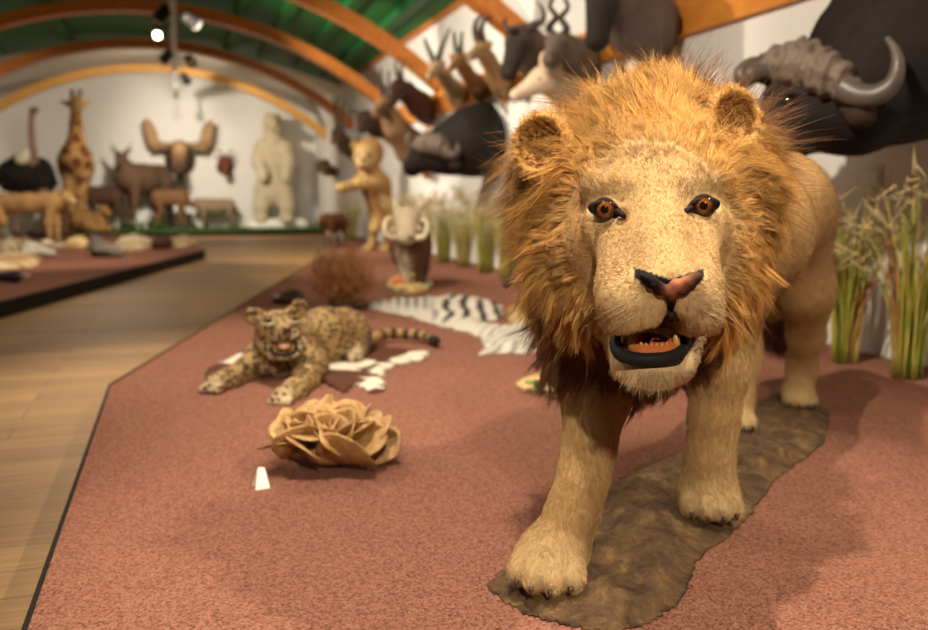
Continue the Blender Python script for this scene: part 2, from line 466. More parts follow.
for i, (px, py, y, aim, lit, lb) in enumerate([
    (158, 33, 11.9, (-.6, 6, 0), True, 'lit black track spotlight shining brightly left of the track'),
    (163, 14, 11.2, (-2.6, 14, .3), False, 'black track spotlight above the bright one, left of the track'),
    (190, 14, 11.5, (2.9, 14, 1.5), False, 'black track spotlight near the top, right of the track'),
    (166, 56, 14.6, (-2, 17, 1), False, 'black track spotlight halfway along, left of the track'),
    (190, 57, 14.9, (1.7, 9, .3), False, 'black track spotlight halfway along, right of the track'),
    (185, 74, 17.2, (1.4, 21, 1), False, 'small black track spotlight nearest the far end')]):
    p = on_y(px, py, y); spot_fixture((p[0], y, min(p[2], 2.82)), aim, lit, lb)
# ---- light
def spot(loc, aim, power, ang=40, blend=.5, size=.06, col=(1, .885, .715)):
    l = bpy.data.lights.new('spot_light', 'SPOT'); l.energy = power; l.spot_size = math.radians(ang); l.spot_blend = blend
    l.shadow_soft_size = size; l.color = col
    o = bpy.data.objects.new('spot_light', l); COL.objects.link(o); o.location = loc
    o.rotation_euler = (Vector(aim)-Vector(loc)).to_track_quat('-Z', 'Y').to_euler(); return o
# lamps of the ceiling track, from behind the camera to the far end
spot((-.25, -2.2, 2.75), (.78, 1.5, .45), 620, 34, .5, .05)
spot((-.1, 3.9, 2.75), (1.0, 1.7, .1), 150, 50, .6, .05)
spot((.28, 1.12, 2.75), (.95, 1.85, .2), 360, 64, .5, .03)
spot((2.1, .7, 2.75), (.5, 2.0, .1), 330, 62, .6, .04)
spot((0, 1.6, 2.75), (3.1, 3.7, 1.6), 700, 92, .7, .05)
spot((0, 4.6, 2.75), (.5, 4.4, 0), 420, 75, .8, .06)
spot((0, 5.4, 2.75), (3.1, 7.0, 1.5), 520, 100, .8, .06)
spot((0, 8.6, 2.75), (2.8, 9.6, 1.3), 540, 105, .8, .06)
spot((0, 11, 2.75), (2.8, 13.2, 1.3), 680, 105, .8, .06)
spot((-.05, 9.4, 2.75), (-2.2, 12.2, .2), 520, 80, .8, .06)
spot((-.05, 13.2, 2.75), (-2.6, 16.2, .8), 560, 75, .8, .06)
spot((0, 16.4, 2.75), (-1.3, 21.4, 1.2), 480, 85, .8, .06)
spot((-.3, 17.0, 2.75), (1.3, 21.4, 1.1), 760, 85, .8, .03)
spot((0, 18.3, 2.7), (0, 18.8, 3.3), 40, 150, 1, .1)
wd = bpy.data.worlds.new('room_light'); SC.world = wd; wd.use_nodes = True
bg = wd.node_tree.nodes['Background']; bg.inputs[0].default_value = (1, .88, .72, 1); bg.inputs[1].default_value = .05
# soft fill lights added for ambient brightness, no lamps hang here
for x, y in ((-1.2, 2), (-1.2, 8), (-1.0, 14)):
    l = bpy.data.lights.new('fill_light', 'AREA'); l.shape = 'DISK'; l.size = 1.2; l.energy = 42; l.color = (1, .87, .70)
    o = bpy.data.objects.new('fill_light', l); COL.objects.link(o); o.location = (x, y, 2.9)
# ---- camera
cam = bpy.data.cameras.new('camera'); co = bpy.data.objects.new('camera', cam); COL.objects.link(co)
cam.sensor_width = 36; cam.lens = FPX*36/928; co.location = (0, 0, CAMH); cam.clip_start = .02
co.rotation_euler = (math.pi/2-PITCH, 0, -YAW); SC.camera = co
cam.dof.use_dof = True; cam.dof.focus_distance = 1.50; cam.dof.aperture_fstop = 2.8
vs = SC.view_settings; SC.display_settings.display_device = 'sRGB'
vs.view_transform = 'Standard'; vs.look = 'None'; vs.gamma = 1; vs.exposure = 0; vs.use_curve_mapping = False
SC.cycles.use_denoising = True
SC.cycles.max_bounces = 8; SC.cycles.sample_clamp_indirect = 6
# ================================================================== LION (built in the camera's level frame, then turned into the hall)
def onzc(px, py, z):
    d = ray_c(px, py); return d*((z-CAMH)/d[2])+A(0, 0, CAMH)
LIONLOC = c2w(A(.72, 2.3, 0))
lion = thing('lion', LIONLOC, 'large golden maned lion walking towards the viewer with open mouth and amber eyes', 'lion')
FACE, PALE, CHIN, GOLD, BRN, BODY, LEG = (.46, .30, .13), (.48, .33, .16), (.48, .34, .18), (.42, .22, .06), (.10, .042, .017), (.30, .172, .064), (.365, .222, .090)
EYL, EYR = P(604.5, 209, 1.487), P(704, 206, 1.487)
CLAWS = []
def lion_solid():
    s = Solid(.05)
    # trunk
    s.cone((.45, 2.0, .63), (.72, 2.42, .655), .195, .185, BODY, .08).cone((.72, 2.42, .655), (.985, 2.88, .695), .185, .17, BODY, .08)
    s.ell((.50, 2.03, .76), (.13, .2, .13), col=BODY, k=.08)
    s.ell((.995, 2.92, .725), (.17, .2, .165), col=BODY, k=.06)
    s.cone((.34, 1.74, .73), (.47, 2.05, .72), .15, .19, BRN, .06)
    # fore leg on the left of the photo
    s.cone((.33, 1.98, .64), P(597, 335, 1.84), .12, .085, BRN, .07)
    s.chain([P(597, 335, 1.84), P(595, 400, 1.75), P(589, 445, 1.70), P(583, 480, 1.67), P(573, 512, 1.665), P(558, 545, 1.66)], [.082, .058, .045, .040, .043, .052], LEG, .04)
    # fore leg on the right
    s.cone((.60, 1.98, .62), (.585, 2.06, .43), .11, .078, BODY, .07)
    s.chain([(.585, 2.06, .43), P(719, 372, 2.02), P(714, 418, 2.01), P(710, 455, 2.0), P(709, 478, 2.0), P(709, 497, 1.99)], [.078, .061, .050, .046, .048, .055], LEG, .04)
    # hind legs
    s.cone((1.03, 2.93, .66), P(806, 290, 2.95), .155, .09, BODY, .06)
    s.chain([P(806, 290, 2.95), P(806, 335, 3.08), P(802, 368, 3.16), P(799, 390, 3.14)], [.092, .058, .046, .05], LEG, .04)
    s.cone((.90, 3.02, .66), (.91, 2.98, .45), .13, .085, BODY, .06)
    s.chain([(.91, 2.98, .45), P(744, 362, 2.99), P(739, 400, 2.95), P(737, 412, 2.92)], [.085, .052, .043, .048], LEG, .04)
    # paws with four toes each
    CLAWS.clear()
    def paw(c, fw, sc=1.0):
        fw = unit(A(*fw)); rt = A(-fw[1], fw[0], 0)
        s.ell(c+fw*.005*sc+A(0, 0, .008), A(.068, .08, .046)*sc, R=[rt, fw, (0, 0, 1)], col=LEG, k=.03)
        for u, q in ((-.051, .052), (-.018, .076), (.017, .078), (.050, .056)):
            s.ell(c+rt*u*sc+fw*q*sc+A(0, 0, -.010*sc), A(.0225, .036, .033)*sc, R=[rt, fw, (0, 0, 1)], col=PALE, k=.010); CLAWS.append((c+rt*u*sc+fw*(q+.030)*sc+A(0, 0, -.016*sc), fw, sc))
    paw(onzc(552, 556, .068), (-.28, -1, 0), 1.0)
    paw(onzc(707, 494, .068), (-.06, -1, 0), .96)
    paw(onzc(797, 395, .058), (-.1, -1, 0), .82)
    paw(onzc(735, 416, .062), (-.1, -1, 0), .82)
    # tail
    s.chain(list(spline([(1.05, 3.08, .80), (1.12, 3.24, .70), (1.15, 3.30, .45), (1.16, 3.33, .30)], 7)), [.04, .033, .028, .024, .022, .02, .02], BODY, .03)
    s.ell((1.17, 3.34, .26), (.03, .03, .06), col=BRN)
    # head
    s.ell(P(652, 195, 1.68), (.125, .15, .13), col=FACE, k=.05)
    s.cone(P(632, 172, 1.585), P(674, 170, 1.585), .07, .07, FACE, .05)
    s.cone(P(598, 186, 1.545), P(630, 186, 1.515), .030, .026, FACE, .03)
    s.cone(P(680, 183, 1.515), P(710, 184, 1.545), .026, .028, FACE, .03)
    s.cone(P(654, 205, 1.545), P(663, 268, 1.385), .058, .043, FACE, .04)
    s.ell(P(594, 244, 1.59), (.055, .075, .07), col=FACE, k=.05)
    s.ell(P(716, 240, 1.59), (.050, .075, .07), col=FACE, k=.05)
    s.ell(P(603, 224, 1.515), (.03, .012, .022), col=PALE, k=.03)
    s.ell(P(704, 221, 1.515), (.03, .012, .022), col=PALE, k=.03)
    s.cone(P(622, 232, 1.515), P(624, 290, 1.43), .040, .042, FACE, .04)
    s.cone(P(694, 229, 1.515), P(696, 286, 1.43), .036, .040, FACE, .04)
    s.ell(P(658, 296, 1.425), (.086, .095, .055), col=PALE, k=.04)
    s.ell(P(630, 302, 1.372), (.050, .05, .042), col=PALE, k=.018)
    s.ell(P(693, 299, 1.372), (.045, .05, .040), col=PALE, k=.018)
    s.ell(P(630, 321, 1.375), (.040, .042, .027), col=PALE, k=.02)
    s.ell(P(697, 316, 1.375), (.036, .042, .027), col=PALE, k=.02)
    s.ell(P(668, 279, 1.34), (.047, .03, .022), col=FACE, k=.025)
    s.ell(P(650, 369, 1.407), (.048, .046, .023), col=CHIN, k=.02)
    s.ell(P(652, 366, 1.49), (.066, .09, .034), col=CHIN, k=.03)
    s.cone(P(618, 335, 1.46), P(624, 366, 1.42), .020, .022, CHIN, .02)
    s.cone(P(696, 330, 1.46), P(684, 362, 1.42), .018, .020, CHIN, .02)
    s.ell(P(606, 300, 1.58), (.045, .07, .07), col=FACE, k=.05)
    s.ell(P(708, 297, 1.58), (.042, .07, .07), col=FACE, k=.05)
    # mane volume under the long hair
    s.cone(P(652, 129, 1.71), P(690, 166, 1.98), .088, .155, GOLD, .06)
    s.ell(P(577, 190, 1.76), (.095, .11, .12), col=GOLD, k=.06)
    s.ell(P(730, 185, 1.76), (.070, .11, .12), col=GOLD, k=.06)
    s.ell(P(584, 262, 1.73), (.090, .11, .12), col=GOLD, k=.06)
    s.ell(P(722, 250, 1.74), (.058, .11, .12), col=GOLD, k=.06)
    s.ell(P(632, 330, 1.80), (.15, .13, .12), col=BRN, k=.06)
    # ears
    for c, ax, w in ((P(541, 145, 1.69), (-.5, -.85, .10), .060), (P(733, 119, 1.68), (.36, -.90, .18), .060)):
        f = unit(A(*ax)); r = unit(np.cross(f, A(0, 0, 1))); u = np.cross(r, f)
        s.ell(c, (w, .034, w*1.02), R=[r, f, u], col=(.42, .21, .06), k=.025)
        s.ell(c+f*.026, (w*.80, .040, w*.82), R=[r, f, u], k=.008, cut=True)
    # mouth and eye hollows
    s.ell(P(650, 343, 1.37), (.050, .10, .0245), k=.012, cut=True)
    s.ell(P(670.5, 325, 1.36), (.0155, .07, .016), k=.012, cut=True); s.ell(P(672, 311, 1.325), (.004, .03, .014), k=.014, cut=True)
    for e in (EYL, EYR): s.ell(e+A(0, -.012, 0), (.0235, .03, .0135), k=.008, cut=True)
    return s
def axis(lo, hi, f0, f1, cf, cc):
    return np.concatenate([np.arange(lo, f0, cc), np.arange(f0, f1, cf), np.arange(f1, hi+cc, cc)])
ls = lion_solid()
LV, LF = ls.mesh(.011, axes=[axis(.0, 1.42, .12, .53, .0045, .0115), axis(1.22, 3.42, 1.28, 1.62, .0045, .013), axis(-.03, 1.02, .50, .90, .0045, .009)], smooth_it=1)
LC = ls.colors(LV, BODY, .02)
LN = vnormals(LV, LF)
# the hide's own markings: dark lips and eye rims, dark gaps between the toes
def near(V, c, r): return np.linalg.norm((V-c)/np.asarray(r), axis=1)
def paint(C, w, col): C[:] = C*(1-w[:, None])+w[:, None]*np.array(col)
for c, s_ in ((P(604.5, 209, 1.487), -1), (P(704, 206, 1.487), 1)):
    paint(LC, 1-smooth(near(LV, c+A(0, -.01, 0), (.024, .06, .0135)), .82, 1.1), (.02, .012, .008))
    paint(LC, 1-smooth(near(LV, c+A(-s_*.027, -.02, -.006), (.012, .06, .010)), .7, 1.1), (.03, .016, .01))

from mathutils.bvhtree import BVHTree
BV = BVHTree.FromPolygons([tuple(v) for v in LV], [tuple(int(i) for i in f) for f in LF])
CAMP = A(0, 0, CAMH)
def surf(px, py, lift=0.0, dflt=1.4):
    d = unit(ray_c(px, py)); h = BV.ray_cast(Vector(CAMP), Vector(d))
    if h[0] is None: return P(px, py, dflt)
    return A(*h[0])-d*lift
def proj(p):
    p = np.asarray(p)-CAMP; cp, sp = math.cos(PITCH), math.sin(PITCH)
    z = p[..., 1]*cp-p[..., 2]*sp; u = p[..., 1]*sp+p[..., 2]*cp
    return 464+FPX*p[..., 0]/z, 315-FPX*u/z
VX, VY = proj(LV)
# inside of the mouth
cav = (np.abs(VX-651) < 36) & (np.abs(VY-343) < 19) & (LV[:, 1] < 1.52) & (LV[:, 1] > 1.31) & (LS_ := near(LV, P(650, 343, 1.37), (.052, .104, .0265)) < 1.08)
LC[(VX > 634) & (VX < 704) & (VY > 279-np.abs(VX-671)*.33) & (VY < 299-np.abs(VX-671)*.55) & (LV[:, 1] < 1.42)] = (.006, .004, .004)
LC[cav] = (.20, .045, .018)
LVw = c2w(LV)
M_lion = coat_mat('lion_coat', 90, .5, .2, .85, (1, 1, .5))
body = mesh_obj('body', LVw, LF, M_lion, lion, True, LC)
def part(name, mb_or_solid, mat, parent, h=.003, label=None, default=(.1, .1, .1), sharp=.004):
    """a blended solid in the level camera frame becomes a part"""
    V, F = mb_or_solid.mesh(h); C = mb_or_solid.colors(V, default, sharp)
    o = mesh_obj(name, c2w(V), F, mat, parent, True, C)
    if label: o['label'] = label
    return o
def wet_mat(name, rough, spec, bump=0):
    n = NT(name)
    if bump: n.bump(n.noise(n.coord(), 300, 3), bump, .002)
    return n.done(n.attr(), rough, spec)
M_wet = wet_mat('wet_dark_skin', .5, .06, .35); M_eye = wet_mat('glass_eye', .06, .6); M_tooth = flat_mat('yellowed_tooth', (.52, .25, .07), .35, .3)
# eyes
def eyeball(c, gaze, r, mat, parent, ri=.74, rp=.33, iris=(.13, .036, .006), white=(.02, .010, .006)):
    g = unit(gaze); a = unit(np.cross(g, A(0, 0, 1))); b = np.cross(a, g); V = []; C = []; F = []
    nt, nph = 26, 28
    for i in range(nt+1):
        th = math.pi*i/nt*.62
        for j in range(nph):
            ph = 2*math.pi*j/nph
            V.append(c+r*(math.cos(th)*g+math.sin(th)*(math.cos(ph)*a+math.sin(ph)*b)))
            if th < rp: k = (.004, .003, .002)
            elif th < ri:
                q = (th-rp)/(ri-rp); k = tuple(x*(1.25-.9*q*q)*(1+.25*math.sin(ph*9+q*3)) for x in iris)
            else: k = white
            C.append(k)
    for i in range(nt):
        for j in range(nph): F.append((i*nph+j, (i+1)*nph+j, (i+1)*nph+(j+1) % nph, i*nph+(j+1) % nph))
    return mesh_obj('eye', c2w(np.array(V)), F, mat, parent, True, np.array(C))
for (ex, ey, sgn) in ((604.5, 209.5, -1), (703.5, 206, 1)):
    c = P(ex, ey, 1.489); eo = eyeball(c, CAMP-c+A(.02*0, 0, .02), .0205, M_eye, lion)
    # dark almond lids with the tear line towards the nose
    k = Solid(.004); q = []
    for a in np.linspace(0, 2*math.pi, 25):
        x, y = 14.5*math.cos(a), 6.8*math.sin(a)*(1 if math.sin(a) < 0 else .85)
        q.append((ex+x, ey-(-y)*1.0+(2.0 if x*sgn < 0 else -1.0)*abs(x)/14))
    qq = [surf(x, y, .000) for x, y in q]; ym = np.median([z[1] for z in qq])
    qq = [P(x, y, float(np.clip(z[1], 1.462, 1.478))) for (x, y), z in zip(q, qq)]
    k.chain(qq, [.0019+.0018*(q_[1] < ey-2) for q_ in q], (.018, .011, .008))
    tx = ex-sgn*13
    k.chain([P(tx, ey+2, 1.467), P(tx-sgn*5, ey+5.5, 1.462), P(tx-sgn*8, ey+8, 1.462)], [.0052, .0042, .002], (.02, .012, .008))
    part('eyelid', k, M_wet, eo, .0016)
# nose leather
k = Solid(.006); BLK, PNK = (.007, .005, .0045), (.36, .13, .07)
def sp(px, py, l=.0): return surf(px, py, l)
def tilt(a): return np.array([[math.cos(a), 0, math.sin(a)], [0, 1, 0], [-math.sin(a), 0, math.cos(a)]])
k.ell(sp(652, 281.5, -.004), (.0215, .0125, .0098), R=tilt(-.50), col=BLK, k=.006); k.ell(sp(690, 281, -.004), (.0205, .0125, .0095), R=tilt(.50), col=BLK, k=.006)
k.ell(sp(661, 289, -.003), (.0125, .011, .0105), col=BLK, k=.006); k.ell(sp(683, 289, -.003), (.0115, .011, .0100), col=BLK, k=.006)
k.chain([sp(694, 275, .0005), sp(684, 281, .0015), sp(676, 285, .002), sp(671, 291, .003)], [.0025, .0045, .008, .0085], PNK)
k.chain([sp(671, 296, .001), sp(672, 306, -.003), sp(672, 319, -.007)], [.0088, .0062, .005], BLK)
for x, y in ((653, 286), (691, 285)): k.ell(sp(x, y, .004), (.0085, .0065, .0050), col=(.0012, .001, .001), k=.004)
part('nose', k, M_wet, lion, .0016, 'black and pink nose leather')
# jaw: black lower lip, gums, teeth, tongue
k = Solid(.006)
k.chain(list(spline([P(616, 333, 1.425), P(615.5, 345, 1.40), P(621, 355, 1.378), P(636, 359, 1.366), P(652, 359.5, 1.362), P(668, 358, 1.366), P(680, 353, 1.378), P(685, 342, 1.40), P(685, 328, 1.425)], 19)), list(np.interp(np.linspace(0, 1, 19), [0, .15, .3, .5, .7, .85, 1], [.007, .0088, .0092, .009, .0092, .0078, .006])), (.018, .015, .014))
part('lower_lip', k, M_wet, lion, .0022)
k = Solid(.006)
k.chain([P(665, 320, 1.352), P(671, 315.5, 1.338), P(678, 320, 1.352)], [.003, .0045, .003], (.022, .014, .012))
part('upper_lip', k, M_wet, lion, .002)
k = Solid(.008)
k.chain([P(627, 340, 1.44), P(631, 348, 1.40), P(642, 352, 1.385), P(654, 352.5, 1.382), P(666, 351.5, 1.385), P(675, 346, 1.40), P(678, 338, 1.44)], [.012, .0125, .0115, .011, .0115, .0125, .012], (.44, .12, .032))
gum = part('gum', k, M_wet, lion, .0022)
k = Solid(.01); k.ell(P(653, 341, 1.465), (.026, .06, .012), col=(.42, .09, .035)); part('tongue', k, M_wet, lion, .003)
for x, h in ((631, 19), (677, 19)):
    m = MB().tube([P(x, 350, 1.390), P(x+(1 if x < 650 else -1), 350-h*.6, 1.386), P(x+(.5 if x < 650 else -.5), 350-h, 1.388)], [.0078, .0060, .0010], 10)
    mesh_obj('tooth', c2w(np.array(m.v)), m.f, M_tooth, gum)
for i in range(6):
    x = 641+i*5.2; y = 344.5-(1 if i in (0, 5) else 0)
    m = MB().tube([P(x, y+4, 1.381), P(x, y, 1.379), P(x, y-1.6, 1.380)], [.0028, .0028, .0012], 8)
    mesh_obj('tooth', c2w(np.array(m.v)), m.f, M_tooth, gum)
# claws just showing in the toes
M_claw = flat_mat('dark_claw', (.05, .03, .018), .35, .5)
for c_, f_, k_ in CLAWS:
    m = MB().tube([c_-f_*.012*k_, c_+f_*.004*k_-A(0, 0, .004), c_+f_*.010*k_-A(0, 0, .013)], [.0075*k_, .006*k_, .0012], 8); mesh_obj('claw', c2w(np.array(m.v)), m.f, M_claw, lion)
# ------------------------------------------------------------------ fur
from mathutils.kdtree import KDTree
def fpx(p): return proj(p)
gold = [q for q in ls.pr if not q['cut'] and q['col'] in (GOLD, BRN)]
dm = np.full(len(LV), 9.0)
for q in gold: dm = np.minimum(dm, ls.dist(q, LV[:, 0], LV[:, 1], LV[:, 2]))
FCX, FCY = 650, 240
EX = np.where(VX < FCX, 84, 82)*(1-.30*smooth(VY, 235, 330)); EY = np.where(VY < FCY, 96, 125)
ell_e = np.sqrt(((VX-FCX)/EX)**2+((VY-FCY)/EY)**2)
mane_v = (dm < .016) & ~((ell_e < 1.0) & (LV[:, 1] < 1.72))
dark_v = (near(LV, P(632, 330, 1.80), (.16, .14, .13)) < 1.05) & (LV[:, 2] < .62)
ear_v = np.zeros(len(LV), bool)
for c in (P(541, 145, 1.69), P(733, 119, 1.68)): ear_v |= (np.linalg.norm(LV-c, axis=1) < .068)
mane_v |= (ell_e > 1.0) & (LV[:, 1] > 1.43) & (LV[:, 1] < 1.75) & (LV[:, 2] > .52) & ~((VX > 596) & (VX < 722) & (VY > 255))
mane_v &= ~ear_v
face_v = (ell_e < 1.12) & (LV[:, 1] < 1.70) & (LV[:, 2] > .46) & ~mane_v
nofur = cav.copy()
for e in ((604.5, 209.5), (703.5, 206)): nofur |= (np.hypot((VX-e[0])/17, (VY-e[1])/11) < 1) & (LV[:, 1] < 1.56)
nofur |= (VX > 632) & (VX < 705) & (VY > 280-np.abs(VX-671)*.33) & (VY < 297-np.abs(VX-671)*.55) & (LV[:, 1] < 1.42)
nofur |= (np.abs(VX-672) < 4) & (VY > 290) & (VY < 320) & (LV[:, 1] < 1.42)
nofur |= (VX > 610) & (VX < 690) & (VY > 333) & (VY < 366) & (LV[:, 1] < 1.48)
fmask = lambda vm: vm[LF].all(1).astype(float)
M_hair = hair_mat('mane_hair', .5, .14); M_fur = hair_mat('short_fur', .7, .10)
NZ = RNG.normal
def grow(root, d0, flow, L, S, bend=1.0, sag=0.0):
    """strands starting along d0 and turning into flow"""
    pts = np.zeros((len(root), S, 3)); pts[:, 0] = root; st = (L/(S-1))[:, None]
    for i in range(1, S):
        t = min(1, (i/(S-1))*bend)
        d = unit(d0*(1-t)+flow*t+A(0, 0, -sag*(i/(S-1))))
        pts[:, i] = pts[:, i-1]+st*d
    return pts
def clump(pts, M, amt, wob, rng):
    """strands lean to the nearest of M leading strands, tips most"""
    n, S, _ = pts.shape; gi = rng.choice(n, M, replace=False); kd = KDTree(M)
    for j, g in enumerate(gi): kd.insert(Vector(pts[g, 0]), j)
    kd.balance(); near_ = np.array([kd.find(Vector(p))[1] for p in pts[:, 0]])
    L = np.linalg.norm(np.diff(pts, axis=1), axis=2).sum(1)
    off = rng.normal(0, 1, (M, 3)); off2 = rng.normal(0, 1, (M, 3))
    t = np.linspace(0, 1, S)
    g = pts[gi][near_]; rel = pts[:, :1]-g[:, :1]
    a = (amt*t**1.3)[None, :, None]
    out = pts*(1-a)+(g+rel*.25)*a
    wv = (t**1.6)[None, :, None]*off[near_][:, None]*wob+(np.sin(t*5)*t)[None, :, None]*off2[near_][:, None]*wob*.45
    out = out+wv*L[:, None, None]
    return out, near_
# mane
def wave(p, f, seed):
    r = np.random.default_rng(seed); o = np.zeros((len(p), 3))
    for k in range(3):
        for q in range(3):
            a = r.normal(0, f, 3); o[:, k] += np.sin(p@a+r.random()*6.28)/1.7
    return o
N1 = 95000
f, w = sample_surface(LV, LF, N1, fmask(mane_v))
R0 = interp(LV, LF, f, w); Nn = unit(interp(LN, LF, f, w)); C0 = interp(LC, LF, f, w)
rx, ry = fpx(R0); ex = np.where(rx < FCX, 84, 82)*(1-.30*smooth(ry, 235, 330)); ey = np.where(ry < FCY, 96, 125)
e = np.sqrt(((rx-FCX)/ex)**2+((ry-FCY)/ey)**2)
rad = unit(np.stack([(rx-FCX)/100, np.zeros(N1), -(ry-FCY-10)/100], 1))
topw = (1-smooth(np.abs(rx-655), 15, 85))*(1-smooth(ry, 130, 185))
gr = (1-topw)*(.15+.85*smooth(e, 1.05, 1.4))
flow = rad*(1.15-.35*smooth(e, 1.05, 1.4))[:, None]+A(0, .32, 0)+np.outer(gr, A(0, 0, -.85))+np.outer(topw, A(-.15, .75, .15))
flow = unit(flow+wave(R0, 34, 3)*.26+NZ(0, .13, (N1, 3)))
tang = flow-Nn*(flow*Nn).sum(1)[:, None]
d0 = unit(unit(tang)*.8+Nn*.45)
flow2 = unit(unit(tang)*.9+flow*.5+Nn*.06+wave(R0, 60, 5)*.22)
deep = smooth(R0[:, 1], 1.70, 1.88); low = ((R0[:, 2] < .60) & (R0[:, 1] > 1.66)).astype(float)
L = (.028+.062*smooth(e, 1.0, 1.5))*(.7+.6*RNG.random(N1))
L = L*(1-.22*topw)*np.where(rx > 700, .8, 1.0)
L = L*np.where((rx > 556) & (rx < 615) & (ry > 92) & (ry < 172), 1.35, 1.0)*np.where((rx > 690) & (rx < 725) & (ry > 125) & (ry < 170), 1.35, 1.0)
pts = grow(R0, d0, flow2, L, 9, 1.3, .35)
pts, gi = clump(pts, 9000, .55, .17, RNG)
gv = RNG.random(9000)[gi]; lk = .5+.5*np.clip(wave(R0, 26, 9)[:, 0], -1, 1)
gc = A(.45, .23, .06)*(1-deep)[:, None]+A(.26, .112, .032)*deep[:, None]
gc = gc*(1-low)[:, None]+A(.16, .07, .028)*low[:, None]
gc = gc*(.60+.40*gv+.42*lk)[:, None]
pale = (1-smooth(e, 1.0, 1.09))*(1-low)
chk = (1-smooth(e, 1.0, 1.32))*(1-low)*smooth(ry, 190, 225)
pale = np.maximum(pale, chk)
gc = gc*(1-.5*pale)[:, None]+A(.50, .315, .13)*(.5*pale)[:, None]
prof = np.interp(np.linspace(0, 1, 9), [0, .6, 1], [1, .85, .15])
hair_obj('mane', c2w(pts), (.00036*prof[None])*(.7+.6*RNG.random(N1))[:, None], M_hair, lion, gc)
# fly-away dark wisps at the rim of the mane
rim = mane_v & (LV[:, 1] > 1.72) & (LV[:, 2] > .62)
N2 = 2200
f, w = sample_surface(LV, LF, N2, fmask(rim)); R0 = interp(LV, LF, f, w); Nn = unit(interp(LN, LF, f, w))
fl = unit(Nn*.8+A(0, -.05, -.1)+NZ(0, .3, (N2, 3)))
pts = grow(R0, Nn, fl, .05+.07*RNG.random(N2), 9, 1.0, .1); pts, gi = clump(pts, 260, .5, .18, RNG)
hair_obj('mane_fringe', c2w(pts), .00034*prof[None], M_hair, lion, A(.15, .07, .03)*(.5+RNG.random((N2, 1))*1.1))
# ear hair
N3 = 7000
f, w = sample_surface(LV, LF, N3, fmask(ear_v)); R0 = interp(LV, LF, f, w); Nn = unit(interp(LN, LF, f, w))
inn = np.zeros(N3)
for c in (P(541, 145, 1.69), P(733, 119, 1.68)): inn = np.maximum(inn, (np.linalg.norm(R0-c, axis=1) < .043).astype(float))
ec = np.where((R0[:, 0] < .35)[:, None], P(541, 145, 1.69), P(733, 119, 1.68)); er = unit(R0-ec+A(0, .02, .01)); et = unit(er-Nn*(er*Nn).sum(1)[:, None]+NZ(0, .3, (N3, 3)))
pts = grow(R0, unit(et+Nn*.25), unit(et+Nn*.12), .006+.010*RNG.random(N3), 5); pts, _ = clump(pts, 700, .6, .2, RNG)
cc = A(.50, .27, .08)*(1-inn)[:, None]+A(.20, .075, .02)*inn[:, None]
hair_obj('ear_hair', c2w(pts), .0005*np.linspace(1, .2, 5)[None], M_hair, lion, cc*(.6+.8*RNG.random((N3, 1))))
# face
N4 = 70000
f, w = sample_surface(LV, LF, N4, fmask(face_v & ~nofur)); R0 = interp(LV, LF, f, w); Nn = unit(interp(LN, LF, f, w)); C0 = interp(LC, LF, f, w)
rx, ry = fpx(R0)
fl = np.stack([(rx-668)/100, .25+np.zeros(N4), -(ry-283)/100*np.where(ry < 283, 1.0, 1.6)], 1)
fl = unit(fl)+NZ(0, .28, (N4, 3)); tang = unit(fl-Nn*(fl*Nn).sum(1)[:, None])
chin = ((ry > 360) & (R0[:, 1] < 1.56)).astype(float)
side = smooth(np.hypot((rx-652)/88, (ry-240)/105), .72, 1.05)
tang = unit(tang+np.outer(chin, A(0, -.3, -1.0))+np.outer(chin*(rx-650)/40, A(.6, 0, 0)))
Lf = (.0048+.010*side)*(.7+.6*RNG.random(N4))*(1-chin)+chin*(.018+.022*RNG.random(N4))
pts = grow(R0, unit(Nn*.25+tang), unit(tang+Nn*.10), Lf, 5); pts, gi = clump(pts, 5200, .30, .10, RNG)
def stroke(C, pts_, wd, amt, col):
    d = np.full(len(rx), 99.0)
    for (x0, y0), (x1, y1) in zip(pts_[:-1], pts_[1:]):
        t = np.clip(((rx-x0)*(x1-x0)+(ry-y0)*(y1-y0))/((x1-x0)**2+(y1-y0)**2), 0, 1)
        d = np.minimum(d, np.hypot(rx-x0-t*(x1-x0), ry-y0-t*(y1-y0)))
    a = amt*(1-smooth(d, wd*.4, wd)); C[:] = C*(1-a)[:, None]+a[:, None]*A(*col)
muz = smooth(ry, 262, 290)*(1-chin)
cf = A(.42, .253, .108)*(1-muz)[:, None]+A(.435, .277, .128)*muz[:, None]
cf = cf*(1-chin)[:, None]+A(.46, .32, .165)*chin[:, None]
